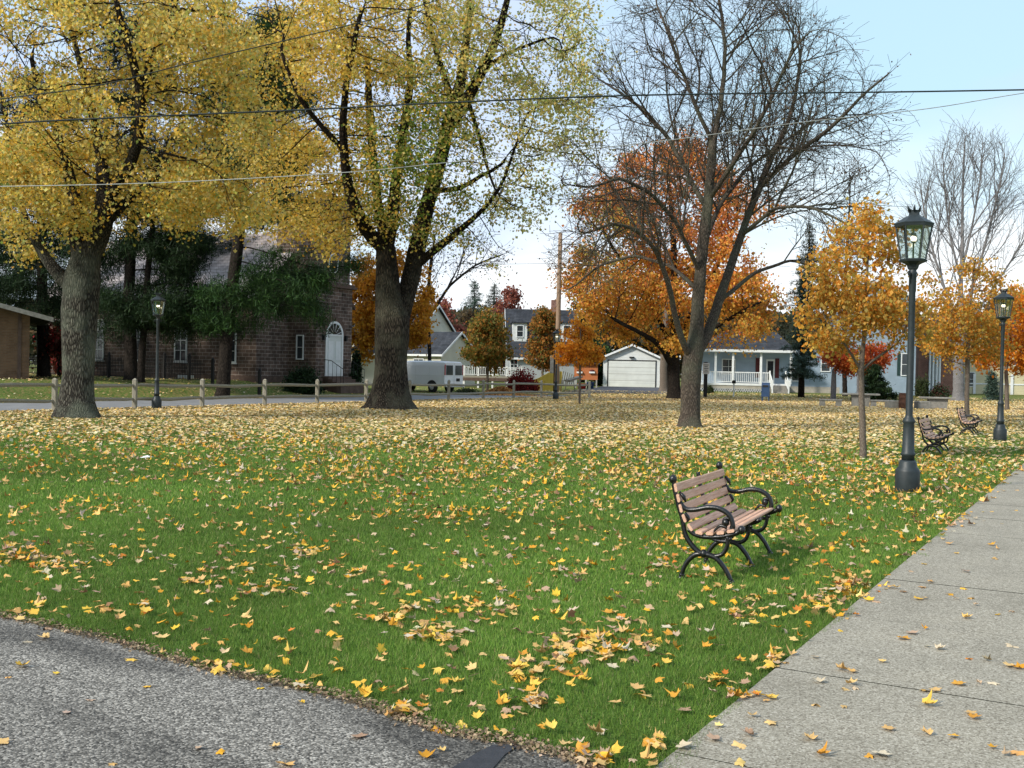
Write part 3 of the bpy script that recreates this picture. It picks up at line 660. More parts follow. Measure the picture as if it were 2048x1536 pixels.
T3 = grow_tree('bare_tree', 'almost leafless wide spreading tree standing alone on the lawn right of the middle', 'tree', 32.4,
 [[(1378, 858, 42), (1379, 830, 39), (1380, 790, 38), (1382, 740, 38), (1388, 700, 36), (1393, 660, 28), (1396, 600, 25), (1402, 530, 23), (1410, 460, 22), (1417, 400, 20), (1423, 330, 18), (1426, 285, 17)],
  [(1390, 720, 22.4), (1412, 680, 21.5, .2), (1432, 620, 19.8, .4), (1452, 560, 18.1, .6), (1475, 490, 16.3, .8), (1500, 420, 14.6, 1), (1520, 370, 13.8, 1.1), (1545, 310, 12.0, 1.2), (1575, 250, 9.5, 1.3), (1592, 190, 7.7, 1.4), (1602, 110, 6.0, 1.5)],
  [(1384, 725, 14.6), (1362, 680, 12.9, -.4), (1348, 620, 11.2, -.7), (1335, 560, 10.3, -1), (1312, 500, 8.6, -1.4), (1275, 460, 7.7, -1.8), (1225, 445, 6.0, -2.2), (1165, 470, 4.3, -2.6)],
  [(1426, 285, 12.0), (1440, 220, 10.3, .1), (1448, 150, 8.6, .2), (1450, 80, 6.9, .2), (1440, 10, 6.0, .2), (1432, -40, 5)],
  [(1426, 290, 10.3), (1398, 230, 8.6, -.3), (1375, 170, 7.7, -.5), (1352, 110, 6.9, -.7), (1330, 50, 5.2, -.9), (1310, 0, 3.4)],
  [(1520, 370, 10.3, 1.1), (1580, 315, 9.5, .6), (1640, 272, 8.6, .2), (1690, 230, 6.9, -.2), (1735, 180, 5.2, -.5), (1775, 150, 3.4, -.8)],
  [(1414, 420, 11.2), (1375, 350, 9.5, .8), (1340, 280, 8.6, 1.4), (1295, 225, 6.9, 1.9), (1240, 185, 5.2, 2.3), (1200, 160, 3.4, 2.6)],
  [(1400, 550, 10.3), (1350, 440, 8.6, -1), (1300, 385, 6.9, -1.8), (1240, 355, 6.0, -2.4), (1180, 375, 4.3, -3)],
  [(1418, 400, 10.3), (1470, 320, 9.5, -1), (1510, 260, 7.7, -1.7), (1545, 190, 6.9, -2.2), (1575, 120, 5.2, -2.6), (1610, 70, 3.4, -3)],
  [(1480, 480, 8.6, .8), (1550, 415, 6.9, -.2), (1620, 412, 6.0, -1), (1680, 440, 4.3, -1.8), (1730, 470, 3.4, -2.4)],
  [(1406, 500, 9.5), (1440, 410, 8.6, 1.5), (1490, 340, 7.7, 2.4), (1560, 290, 6.0, 3.2), (1630, 240, 4.3, 3.8)],
  [(1398, 590, 9.5), (1340, 530, 7.7, 1.2), (1270, 510, 6.9, 2), (1200, 530, 5.2, 2.7), (1140, 580, 3.4, 3.3)],
  [(1440, 600, 9.5, .5), (1510, 545, 7.7, 1.6), (1580, 520, 6.0, 2.4), (1650, 540, 4.3, 3)]],
 [(1430, 110, 190, 160, 4.2), (1290, 210, 110, 150, 4), (1600, 180, 130, 140, 4), (1700, 290, 100, 130, 4), (1230, 350, 110, 110, 4), (1480, 300, 180, 150, 4.2), (1630, 420, 150, 110, 4, .9), (1270, 470, 130, 80, 3.8, .8), (1180, 520, 70, 60, 3, .6)],
 10, 4200, .06, ([(.14, .06, .03), (.2, .12, .04), (.10, .05, .03)], [2, 1, 2]), M['bark_park'], step=.22, tip=.0052, twigs=2, twiglen=.45, ltype='kite', seed=13, flare=1.4, spread=.06, pw=.40, crown_name='remaining_leaves', fan=dict(L=3.9, levels=3, p=.54, pl=.95, ang=(28, 60), dec=.58, up=.0, start=.42))
print('T3', _t.time()-_t0)
# conifers among the church and the park trees
def pine(label, depth, trunk, ells, natt, nleaf, seed, size=.32, pp=DARKGREEN, group='tall conifers in front of the church', extra=(), nm='pine_tree', barkm='bark_dark', tip=.012):
    return grow_tree(nm, label, 'tree', depth, [trunk]+list(extra), ells, natt, int(nleaf*1.9), size, pp, M[barkm], M['needle'], step=.55, kill=.9, tip=tip, twigs=2, twiglen=.5, ltype='needle', seed=seed, spread=.30, droop=.1, flare=1.25, group=group)
pine('dark pine with one straight trunk behind the left lamp post', 54,
 [(262, 765, 26), (262, 700, 24), (258, 600, 22), (262, 480, 20), (265, 350, 16), (270, 200, 12), (275, 60, 6)],
 [(230, 500, 110, 40, 3), (320, 470, 90, 35, 3), (240, 590, 80, 35, 3, .8), (300, 610, 70, 30, 3), (230, 400, 130, 40, 3), (250, 300, 130, 60, 3), (270, 170, 110, 70, 3), (280, 60, 80, 60, 2.5), (350, 560, 60, 60, 2.5), (220, 650, 40, 20, 2), (330, 640, 60, 20, 2)], 900, 42000, 21)
pine('dark pine with a forked leaning trunk in front of the church wall', 53,
 [(282, 762, 15), (285, 690, 14), (292, 600, 13), (300, 500, 11), (310, 400, 9), (318, 300, 6)],
 [(330, 630, 110, 35, 2.5), (400, 650, 70, 25, 2), (350, 500, 80, 40, 2.5, .8), (390, 600, 60, 25, 2), (330, 400, 80, 50, 2.5)], 450, 22000, 22)
pine('tall pine with a thick leaning trunk and bright green lower boughs beside the church corner', 51,
 [(446, 765, 28), (452, 700, 25), (462, 600, 24), (472, 520, 23), (482, 440, 22), (490, 330, 19), (505, 200, 14), (520, 60, 8)],
 [(560, 560, 90, 32, 2.5, 1.5), (500, 600, 80, 28, 2.5, 1.3), (600, 610, 60, 20, 2.5, 1.3), (622, 640, 32, 12, 1.5, 1.0), (440, 590, 50, 28, 2), (430, 650, 40, 25, 2), (690, 528, 45, 18, 1.5, .7), (510, 330, 110, 50, 3), (510, 200, 110, 70, 3), (520, 80, 80, 60, 2.5), (560, 420, 80, 30, 2.5)], 900, 46000, 23, pp=([(.024, .062, .014), (.042, .095, .02), (.015, .038, .011)], [3, 2, 2]))
pine('dark spruce mass behind the small brick building', 58,
 [(88, 765, 26), (86, 650, 22), (84, 500, 18), (80, 300, 12), (76, 150, 6)],
 [(90, 480, 120, 70, 3), (60, 560, 100, 60, 3), (110, 610, 60, 40, 2.5), (85, 350, 110, 80, 3), (80, 220, 90, 80, 2.5)], 700, 34000, 24)
pine('dark spruce at the left edge behind the golden maple', 62,
 [(-30, 765, 24), (-30, 600, 20), (-28, 400, 14), (-25, 200, 8)],
 [(-20, 500, 130, 90, 3), (0, 600, 90, 50, 3), (-20, 350, 100, 90, 3), (180, 560, 50, 60, 2)], 500, 22000, 25)
pine('narrow pine crown rising between the two big maples', 66,
 [(560, 770, 22), (562, 600, 18), (565, 400, 14), (568, 200, 8)],
 [(560, 420, 110, 50, 3), (565, 300, 90, 60, 3), (565, 180, 70, 70, 2.5), (380, 300, 60, 60, 3), (380, 450, 70, 50, 3)], 500, 22000, 26)
print('pines', _t.time()-_t0)
# orange maple behind the bare tree
def orange_col(pos, n, g):
    c = pal(ORANGE[0], ORANGE[1], n); z = pos[:, 2]; px = 1024+FPX*pos[:, 0]/pos[:, 1]
    low = np.clip((9.5-z)/6, 0, 1); y = pal([(.68, .38, .06), (.60, .32, .05), (.48, .34, .07)], [2, 2, 1], n); k = g.random(n) < low*.85; c[k] = y[k]
    r = pal([(.72, .28, .09), (.78, .34, .11), (.60, .22, .07)], [1, 1, 1], n); k = (z > 10) & (g.random(n) < .6); c[k] = r[k]
    o = pal([(.34, .30, .07), (.44, .36, .08)], [1, 1], n); m2 = np.exp(-((px-1200)/70)**2-((z-10)/2.5)**2); k = g.random(n) < m2*.7; c[k] = o[k]; return c
grow_tree('maple_tree', 'round orange red maple with a dark trunk behind the bare tree', 'tree', 69,
 [[(1349, 800, 28), (1347, 770, 24), (1346, 735, 25), (1348, 700, 20), (1350, 620, 16), (1348, 500, 12), (1340, 380, 8)],
  [(1347, 725, 14), (1322, 690, 12, -1), (1290, 670, 9, -2), (1230, 640, 7, -3), (1190, 600, 5)],
  [(1350, 700, 12), (1300, 600, 10, 1), (1240, 520, 8, 1.5), (1200, 450, 5)], [(1350, 690, 12), (1400, 600, 10, 1), (1450, 500, 8), (1480, 420, 5)], [(1348, 710, 12), (1420, 660, 9, -1), (1490, 620, 7, -2), (1530, 600, 5)]],
 [(1340, 400, 130, 125, 4.5, 1.3), (1250, 440, 90, 90, 4.5, 1.3), (1180, 480, 45, 60, 3, 1.2), (1440, 430, 100, 100, 4.5, 1.2), (1230, 570, 110, 80, 5, 1.2), (1370, 560, 130, 90, 5, 1), (1480, 580, 90, 70, 4.5, .8), (1250, 660, 95, 32, 4, 1.1), (1390, 670, 90, 28, 4), (1490, 650, 60, 40, 4, .7)],
 1500, 52000, .19, ORANGE, M['bark_dark'], colfn=orange_col, gap=.43, gs=.9, step=.55, kill=1.0, tip=.012, twigs=2, twiglen=.6, ltype='kite', seed=31, spread=.40)
def young(label, depth, trunk, ells, natt, nleaf, size, pp, seed, barkm='bark_young', group=None, extra=(), name='young_maple', **kw):
    a = dict(gap=.36, gs=2.2, step=.2, kill=.32, tip=.004, twigs=2, twiglen=.25, ltype='kite', seed=seed, spread=.13, droop=.15, flare=1.3, group=group); a.update(kw)
    return grow_tree(name, label, 'tree', depth, [trunk]+list(extra), ells, natt, nleaf, size, pp, M[barkm], **a)
GY = 'young maples along the path'
young('young orange gold maple on a slim trunk left of the nearest lamp post', 21.6,
 [(1727, 917, 15), (1725, 860, 13), (1723, 800, 12), (1722, 740, 11), (1726, 700, 9), (1732, 620, 7), (1735, 520, 5), (1738, 440, 3)],
 [(1735, 640, 120, 80, 1.1), (1700, 560, 80, 70, 1), (1745, 470, 50, 60, .7, .8), (1640, 640, 50, 60, .7, .8), (1800, 640, 60, 70, .8), (1770, 560, 60, 60, .8, .7), (1738, 430, 34, 40, .5, .45), (1700, 470, 30, 40, .5, .4), (1790, 480, 30, 50, .5, .35), (1680, 690, 40, 20, .6)],
 1100, 9800, .085, YOUNG, 41, group=GY, extra=[[(1724, 735, 7), (1765, 705, 5, .2), (1800, 690, 4, .3)], [(1722, 728, 6), (1690, 690, 4, -.2), (1660, 650, 3, -.3)]])
young('young golden maple behind the second and third benches', 45,
 [(1934, 838, 10), (1934, 780, 9), (1935, 730, 9), (1936, 690, 7), (1942, 600, 5), (1950, 520, 4)],
 [(1935, 650, 80, 60, 1.6), (1950, 560, 50, 50, 1.2, .8), (1890, 620, 40, 60, 1, .8), (1880, 700, 40, 30, 1, .7), (1990, 590, 40, 50, 1, .6), (1970, 690, 50, 30, 1, .8), (1860, 560, 20, 40, .8, .25)],
 900, 8200, .13, YOUNG, 42, group=GY, step=.32, kill=.5, tip=.006, spread=.2, twiglen=.35)
young('bright orange young maple at the right edge by the second lamp post', 59,
 [(2014, 825, 9), (2013, 770, 8), (2012, 740, 7), (2018, 690, 5), (2025, 620, 4)],
 [(2030, 650, 60, 55, 1.5), (2060, 620, 50, 50, 1.5), (1990, 715, 50, 30, 1.3), (2040, 720, 50, 35, 1.4)],
 600, 9000, .16, ([(.60, .20, .015), (.66, .27, .02), (.5, .15, .012)], [3, 2, 1]), 43, group=GY, step=.35, kill=.55, tip=.006, spread=.25)
young('small bright orange maple on a thin pale stem left of the white garage', 53,
 [(1159, 811, 5), (1160, 760, 5), (1160, 720, 4), (1161, 660, 3)],
 [(1160, 700, 42, 32, 1), (1160, 668, 24, 25, .7)], 400, 4200, .13, ([(.62, .24, .02), (.68, .32, .03), (.52, .18, .02)], [3, 2, 1]), 44, step=.25, kill=.4, tip=.006, spread=.16)
G_BG = 'trees around the houses'
young('oval orange and green tree in front of the white deck', 80, [(975, 765, 6), (975, 740, 5), (975, 690, 4)],
 [(975, 700, 46, 32, 1.6, 1.2), (975, 655, 32, 34, 1.3)], 400, 7500, .2, ([(.38, .17, .03), (.28, .19, .04), (.13, .15, .03), (.20, .18, .04)], [3, 2, 2, 2]), 45, group=G_BG, step=.4, kill=.6, tip=.01, spread=.3, name='round_tree')
young('oval orange and green tree against the dormer house', 86, [(1085, 770, 6), (1085, 740, 5), (1085, 690, 4)],
 [(1083, 700, 30, 38, 1.2, 1.2), (1088, 655, 26, 32, 1.1)], 350, 6500, .2, ([(.40, .16, .03), (.30, .16, .04), (.12, .13, .03)], [3, 2, 2]), 46, group=G_BG, step=.4, kill=.6, tip=.01, spread=.28, name='round_tree')
young('yellow orange maple between the church tower and the forked maple', 70, [(755, 775, 10), (757, 740, 10), (760, 680, 8), (760, 600, 6)],
 [(760, 630, 60, 80, 2.2, 1.3), (830, 640, 38, 60, 2, 1.2), (740, 560, 40, 50, 2), (800, 540, 40, 40, 2, .8), (725, 680, 28, 35, 1.5), (845, 610, 22, 40, 1.2)], 600, 17000, .2, ([(.62, .31, .03), (.55, .24, .025), (.45, .22, .03)], [3, 2, 1]), 47, 'bark_dark', G_BG, step=.45, kill=.7, tip=.01, spread=.3, name='maple_tree')
young('fiery orange red tree on a grey trunk in front of the pale blue house', 74, [(1666, 800, 11), (1667, 770, 11), (1668, 740, 9), (1700, 715, 5)],
 [(1720, 722, 60, 26, 1.6, 1.3), (1680, 716, 34, 22, 1.3), (1760, 715, 28, 26, 1.2)], 350, 9000, .16, ([(.62, .13, .035), (.66, .20, .045), (.5, .09, .03)], [3, 2, 2]), 48, 'bark_pale', G_BG, step=.35, kill=.55, tip=.008, spread=.25, name='red_maple')
young('slim pale green willow stem beside the young maple', 60, [(1716, 815, 5), (1716, 760, 5), (1717, 730, 4), (1720, 690, 3)],
 [(1717, 720, 16, 24, .5)], 80, 500, .12, YOUNG, 49, 'bark_pale', G_BG, step=.3, kill=.5, tip=.006)
# big bare tree at the far right and bare trees behind
grow_tree('bare_tree', 'tall pale leafless tree rising behind the second lamp post', 'tree', 78,
 [[(1917, 780, 21.6), (1917, 740, 21.6), (1918, 690, 19.8), (1920, 640, 16.2), (1922, 560, 7.8), (1925, 480, 6.0), (1925, 400, 4.8), (1928, 320, 3.6), (1930, 280, 2.4)],
  [(1918, 660, 7.2), (1890, 580, 5.4), (1865, 500, 4.2), (1850, 430, 3.0), (1840, 380, 2.4)], [(1919, 640, 6.6), (1950, 560, 5.4), (1975, 470, 4.2), (1995, 390, 3.0), (2010, 310, 2.4)],
  [(1918, 680, 6.0), (1970, 600, 4.8), (2010, 540, 3.6), (2048, 480, 3.0)], [(1921, 560, 5.4), (1900, 470, 3.6), (1890, 380, 3.0), (1885, 310, 1.8)], [(1922, 540, 5.4), (1945, 450, 3.6), (1960, 360, 2.4), (1965, 290, 1.8)]],
 [(1930, 380, 70, 110, 3.5), (1865, 440, 50, 100, 3), (2000, 400, 60, 110, 3), (2040, 520, 60, 80, 3), (1930, 520, 100, 80, 3.5)],
 10, 0, .1, GOLD, M['bark_pale'], step=.45, tip=.0095, twigs=2, twiglen=1.0, seed=51, fan=dict(L=5.5, levels=3, p=.5, pl=1.0, ang=(18, 38), dec=.6, up=.05, start=.35))
grow_tree('bare_tree', 'grey trunked leafless tree partly hidden behind the orange maple', 'tree', 88,
 [[(1327, 785, 16), (1327, 740, 15), (1328, 690, 12), (1335, 600, 10), (1340, 500, 6)]], [(1340, 560, 60, 60, 3)], 150, 0, .1, GOLD, M['bark_young'], step=.7, kill=1, tip=.012, twigs=2, seed=52)
grow_tree('bare_tree', 'leafless brown tree with arching boughs right of the forked maple', 'tree', 74,
 [[(862, 790, 9), (860, 740, 8), (858, 680, 8), (855, 620, 7), (860, 540, 7), (870, 470, 4)],
  [(858, 640, 7), (900, 570, 5), (950, 530, 4), (1000, 510, 3)]],
 [(900, 520, 90, 60, 3), (950, 480, 60, 40, 2.5, .7), (880, 600, 50, 50, 2.5), (910, 660, 40, 50, 2, .5)], 600, 900, .13, ([(.08, .05, .03), (.1, .07, .04)], [1, 1]), M['bark_dark'], step=.4, tip=.009, twigs=2, twiglen=.7, seed=53, fan=dict(L=4.5, levels=3, p=.4, pl=.8, ang=(22, 45), dec=.62, up=.01, start=.4))
grow_tree('bare_tree', 'thin leafless tree behind the right side of the bare tree crown', 'tree', 84,
 [[(1690, 790, 10), (1688, 700, 9), (1690, 600, 7), (1695, 480, 5), (1700, 400, 3)]],
 [(1690, 460, 60, 120, 3), (1650, 560, 50, 90, 2.5)], 500, 900, .15, ([(.14, .09, .06)], [1]), M['bark_dark'], step=.45, tip=.010, twigs=2, twiglen=.8, seed=54, fan=dict(L=4, levels=3, p=.4, pl=.8, ang=(22, 42), dec=.62, up=.03, start=.4))
# distant evergreens and coloured trees
def spruce(label, depth, px, ybase, ytop, halfw, seed, pp=BLUEGREEN, n=9000, size=.3, trunkw=9, low=.12, grp='spruces around the houses'):
    g = np.random.default_rng(seed); b = ground_at(px, depth); k = depth/FPX
    top = W(px, ytop, depth)[2]-b[2]; hw = halfw*k; root = thing('spruce_tree', label, 'tree', b, 0, grp)
    tr = MB(); tr.tube([(0, 0, -.1), (0, 0, top*.5), (0, 0, top)], [trunkw*k/2, trunkw*k*.3, .02], 8); P_ = []
    z = top*low
    while z < top*.985:
        t = (z-top*low)/(top*(1-low)); L_ = hw*((1-t)**.85)*g.uniform(.8, 1.15)+.08; nb = 7 if t < .8 else 5
        for q in range(nb):
            a = g.uniform(0, 6.28); Lb = L_*g.uniform(.7, 1.1); e = np.array([math.cos(a), math.sin(a)])
            pts = [(e[0]*Lb*s_, e[1]*Lb*s_, z+Lb*(.12*s_-.30*s_*s_+.12*s_**4)) for s_ in (0, .5, 1)]
            tr.tube(pts, [.03, .02, .006], 3)
            m_ = max(3, int(Lb*9)); s_ = g.random(m_)**.7
            P_ += [(e[0]*Lb*v+g.normal(0, .10+.12*Lb*v*.5), e[1]*Lb*v+g.normal(0, .10+.12*Lb*v*.5), z+Lb*(.12*v-.30*v*v+.12*v**4)+g.normal(0, .05)) for v in s_]
        z += .30+.12*(1-t)
    tr.build('trunk', M['bark_dark'], root); P_ = np.array(P_); pos = P_[g.integers(0, len(P_), n)]+g.normal(0, .09, (n, 3)); pos = pos[pos[:, 2] > .05]; nn = len(pos)
    V, Fc, Cc = scatter([(-.09, -.5, 0), (.09, -.5, 0), (0, .5, 0)], [(0, 1, 2)], pos, rotmats(g.random(nn)*6.28, g.normal(0, .6, nn), g.normal(0, .5, nn)), size*g.uniform(.6, 1.3, nn), pal(pp[0], pp[1], nn))
    link('crown', np_mesh('crown', V, Fc, 3, Cc), root, M['needle']); return root
spruce('blue green spruce beside the porch steps of the pale blue house', 78, 1603, 785, 545, 42, 61, n=14000, trunkw=14, low=.18)
spruce('dark brown green spruce behind the blue spruce', 96, 1612, 780, 440, 75, 62, ([(.05, .05, .03), (.035, .05, .025)], [1, 1]), 24000)
spruce('low dark green yew shaped conifer beside the pale blue house wall', 72, 1748, 800, 728, 48, 63, DARKGREEN, 12000, .3, low=.02)
spruce('thin blue spruce rising over the roofs left of the utility pole', 118, 945, 780, 560, 80, 64, n=22000)
spruce('second blue spruce over the roofs, nearest to the red crowned tree', 122, 985, 780, 565, 78, 65, ([(.05, .07, .05), (.07, .08, .06)], [1, 1]), n=22000)
spruce('small blue spruce in front of the yellow house', 82, 1984, 795, 745, 18, 66, n=3500, size=.3, low=.05)
def crown_tree(label, depth, px, yb, yt, hw, seed, pp, n=7000, size=.3, grp=G_BG):
    h = yb-yt
    return young(label, depth, [(px, yb, 8), (px, yb-h*.35, 6), (px, yb-h*.7, 3)], [(px, yb-h*.6, hw, h*.32, 2.5), (px-hw*.4, yb-h*.45, hw*.6, h*.25, 2), (px+hw*.45, yb-h*.45, hw*.6, h*.28, 2), (px, yb-h*.85, hw*.55, h*.15, 1.8)], 350, n, size, pp, seed, 'bark_dark', grp, name='background_tree', step=.6, kill=.9, tip=.012, spread=.4)
BROWN = ([(.12, .08, .045), (.16, .11, .05), (.09, .07, .04)], [1, 1, 1]); RUSSET = ([(.28, .09, .06), (.34, .12, .08), (.2, .07, .05)], [2, 1, 1]); MUTEG = ([(.06, .085, .03), (.09, .11, .04), (.05, .06, .03)], [1, 1, 1])
crown_tree('dull red tree behind the roof of the dormer house', 112, 1020, 780, 572, 36, 71, RUSSET)
crown_tree('dusky red tree over the roof behind the white van', 108, 885, 780, 600, 32, 72, RUSSET)
crown_tree('brown green tree behind the house behind the van', 115, 930, 780, 620, 50, 73, BROWN)
crown_tree('muted green tree right of the dormer house chimney', 118, 1165, 780, 600, 45, 74, MUTEG)
crown_tree('dark green tree beside the white garage', 104, 1198, 780, 690, 13, 75, ([(.03, .07, .02), (.05, .1, .03)], [1, 1]), 5000, .25)
crown_tree('muted brown tree behind the porch roof', 125, 1500, 780, 600, 70, 76, BROWN, 8000)
crown_tree('orange brown tree behind the pale blue house', 122, 1770, 780, 600, 50, 77, ([(.34, .17, .05), (.24, .15, .05)], [1, 1]), 7000)
crown_tree('muted green tree behind the yellow house', 130, 2000, 780, 610, 60, 78, BROWN, 7000)
crown_tree('brown tree behind the church roof', 90, 640, 770, 560, 60, 79, BROWN, 7000)
crown_tree('red brown shrubby tree between the brick building and the church', 60, 118, 765, 640, 26, 80, ([(.10, .035, .02), (.16, .05, .03), (.3, .02, .02)], [2, 1, 1]), 6000, .16)
crown_tree('olive tree behind the white church porch railing', 105, 715, 780, 640, 40, 81, BROWN, 5000)
print('bg', _t.time()-_t0)
# bushes
def bush(name, label, depth, px, yb, wpx, hpx, pp, n, size, rd=None, seed=1, group=None, m='leaf', type_='kite'):
    g = np.random.default_rng(seed); b = ground_at(px, depth); k = depth/FPX; rx = wpx/2*k; rz = hpx*k; rd = rd or rx*.8
    base = W(px, yb, depth)[2] if yb else b[2]
    b[2] = float(H(b[0], b[1]))
    root = thing(name, label, 'bush', b, 0, group)
    # clumpy surface volume
    cc = g.normal(0, 1, (26, 3)); cc /= np.linalg.norm(cc, axis=1)[:, None]; cc[:, 2] = abs(cc[:, 2]); cc *= .72*g.random((26, 1))**.4
    u = g.normal(0, .17, (n, 3))+cc[g.integers(0, 26, n)]
    pos = u*np.array([rx, rd, rz])*1.05; pos = pos[pos[:, 2] > 0.02]
    stems = MB()
    for c in cc[:14]: stems.tube([(0, 0, -.03), tuple(c*np.array([rx, rd, rz])*.5+np.array([0, 0, .05])), tuple(c*np.array([rx, rd, rz]))], [.025, .015, .006], 4)
    stems.build('stems', M['bark_dark'], root)
    nn = len(pos); rot = rotmats(g.random(nn)*6.28, g.normal(.7, .7, nn), g.normal(0, .6, nn))
    tv, tf = (KITE_V, KITE_F) if type_ == 'kite' else ([(-.1, -.5, 0), (.1, -.5, 0), (0, .5, 0)], [(0, 1, 2)])
    V, Fc, Cc = scatter(tv, tf, pos, rot, size*g.uniform(.6, 1.3, nn), pal(pp[0], pp[1], nn))
    link('foliage', np_mesh('foliage', V, Fc, 3, Cc), root, M[m]); return root
bush('burning_bush', 'low deep red bush in front of the dormer house', 78, 1046, 0, 66, 50, ([(.22, .02, .02), (.3, .03, .025), (.15, .015, .015)], [2, 1, 1]), 9000, .12, seed=3)
bush('hedge_bush', 'rounded dark green bush left of the church door', 59.0, 605, 0, 88, 54, DARKGREEN, 12000, .12, seed=4, m='needle')
bush('hedge_bush', 'small dark green bush right of the church tower', 64, 708, 0, 30, 36, DARKGREEN, 5000, .12, seed=5, m='needle')
bush('hedge_bush', 'tall dark evergreen bush beside the church tower', 68, 711, 0, 26, 78, DARKGREEN, 5000, .14, seed=6, m='needle')
bush('hedge_bush', 'clipped dark red green bush in front of the white columns', 86, 1880, 0, 40, 30, ([(.03, .05, .02), (.06, .04, .02), (.1, .02, .02)], [3, 1, 1]), 6000, .12, seed=7, m='needle')
bush('hedge_bush', 'small green bush at the foot of the brick wall', 86, 1845, 0, 34, 42, MUTEG, 4000, .14, seed=8)
bush('hedge_bush', 'green plants at the left end of the porch', 84, 1420, 0, 18, 16, MUTEG, 1500, .12, seed=9)
bush('hedge_bush', 'green shrub between the fence and the white van', 68, 935, 0, 60, 14, MUTEG, 3000, .12, seed=10)
# heap of raked leaves beside the road
g = np.random.default_rng(5); n = 9000; b = ground_at(1003, 70); k = 70/FPX
u = g.normal(0, 1, (n, 2))*np.array([26*k, .7]); hh = .55*np.exp(-(u[:, 0]/(30*k))**2-(u[:, 1]/.8)**2)*g.random(n)**.5
pos = np.stack([u[:, 0], u[:, 1], hh+.03], 1)
V, Fc, Cc = scatter(KITE_V, KITE_F, pos, rotmats(g.random(n)*6.28, g.normal(0, .4, n), g.normal(0, .4, n)), .13*g.uniform(.7, 1.3, n), pal([(.5, .25, .08), (.58, .33, .12), (.4, .17, .05)], [2, 2, 1], n))
o = link('leaf_pile', np_mesh('leaf_pile', V, Fc, 3, Cc), None, M['ground_leaf']); o.location = [float(v) for v in b]
tag(o, 'long low heap of raked orange leaves beyond the road, left of the red bush', 'leaf pile')
print('bush', _t.time()-_t0)
# ================================================================== STREET FURNITURE
def ngon(n, r, ph=0): return [(r*math.cos(ph+2*math.pi*i/n), r*math.sin(ph+2*math.pi*i/n)) for i in range(n)]
def make_lamp(label, loc, cat='street lamp'):
    t = thing('street_lamp', label, cat, loc, R(42), 'gas lamps in the park')
    mb = MB(); mb.lathe([(.165, -.02), (.17, .0), (.168, .30), (.16, .33), (.125, .37), (.12, .43), (.105, .46)], 24)
    mb.build('base', M['lamp'], t)
    mb = MB(); mb.lathe([(.092, .45), (.088, .52), (.1, .53), (.1, .56), (.086, .58), (.078, .9), (.074, .98), (.086, 1.0), (.088, 1.02), (.076, 1.05), (.054, 1.08), (.05, 1.1), (.048, 2.0), (.045, 2.85), (.052, 2.87), (.052, 3.10), (.06, 3.12), (.05, 3.15), (.05, 3.2)], 20)
    mb.build('pole', M['lamp'], t)
    mb = MB()
    for sx in (-1, 1):
        pts = []
        for i in range(15): a = i/14*R(400); r = .045-.03*i/14; pts.append((sx*(.1+r*math.cos(a+R(200))), 0, 3.12+r*math.sin(a+R(200))))
        mb = MB(); mb.tube([(sx*.05, 0, 2.97)]+pts[::-1][::-1], .008, 6); mb.build('scroll_bracket', M['lamp'], t)
    n = 6; ph = R(0)
    mb = MB(); mb.lathe([(.055, 3.17), (.07, 3.19), (.085, 3.24), (.13, 3.265), (.185, 3.285), (.195, 3.31), (.17, 3.325)], 6, sm=False, phase=ph)
    zb, zt, rb, rt = 3.325, 3.80, .165, .245
    A = ngon(n, rb, ph); B = ngon(n, rt, ph)
    for i in range(n): mb.tube([(*A[i], zb-.01), (*B[i], zt+.005)], .0125, 5, sm=False)
    mb.lathe([(rt-.02, zt-.02), (rt+.012, zt-.018), (rt+.02, zt+.012), (rt-.02, zt+.012)], 6, sm=False, phase=ph)
    fr = mb.build('lantern_frame', M['lamp'], t)
    for i in range(n):
        j = (i+1) % n; s = .985
        mb = MB(); q = [(A[i][0]*s, A[i][1]*s, zb), (A[j][0]*s, A[j][1]*s, zb), (B[j][0]*s, B[j][1]*s, zt-.01), (B[i][0]*s, B[i][1]*s, zt-.01)]
        q2 = [(x*.985, y*.985, z) for x, y, z in q]
        mb.add(q+q2, [(0, 1, 2, 3), (7, 6, 5, 4), (0, 4, 5, 1), (1, 5, 6, 2), (2, 6, 7, 3), (3, 7, 4, 0)]).build('pane', M['glass'], fr)
    mb = MB(); mb.lathe([(rt+.022, zt+.013), (rt+.028, zt+.03), (.2, zt+.075), (.12, zt+.125), (.08, zt+.14), (.072, zt+.15), (.072, zt+.20), (.08, zt+.215), (.05, zt+.22)], 6, sm=False, phase=ph)
    for i in range(6):
        a = ph+i*math.pi/3+.52; ca, sa = math.cos(a), math.sin(a); r = .072
        mb.tube([(r*ca, r*sa, zt+.2), (r*1.25*ca, r*1.25*sa, zt+.25), (r*1.5*ca, r*1.5*sa, zt+.285)], [.022, .015, .003], 4)
    mb.build('roof', M['lamp'], t)
    mb = MB(); mb.lathe([(.012, zb-.02), (.012, zb+.22), (.03, zb+.23), (.03, zb+.25)], 8); mb.box(-.055, .055, -.012, .012, zb+.33, zb+.37); mb.tube([(0, 0, zb+.37), (0, 0, zt+.05)], .008, 6)
    mb.build('burner', M['lamp'], t)
    for sx in (-1, 1): MB().ball((sx*.03, 0, zb+.29), .028, 8, 6, (1, 1, 1.4)).build('mantle', M['mantle'], t)
    return t
lampA = make_lamp('dark lamp post nearest the camera, right of the first bench', ground_at(1820, 15.3))
def move_copy(src, label, loc, rz):
    c = copy_tree(src); c['label'] = label; c.location = [float(v) for v in loc]; c.rotation_euler = (0, 0, rz); return c
move_copy(lampA, 'dark lamp post beside the path at the right edge, beyond the third bench', ground_at(2003, 28.6), R(20))
move_copy(lampA, 'dark lamp post standing against the church wall between fence posts at the left', ground_at(314, 37.6), R(5))
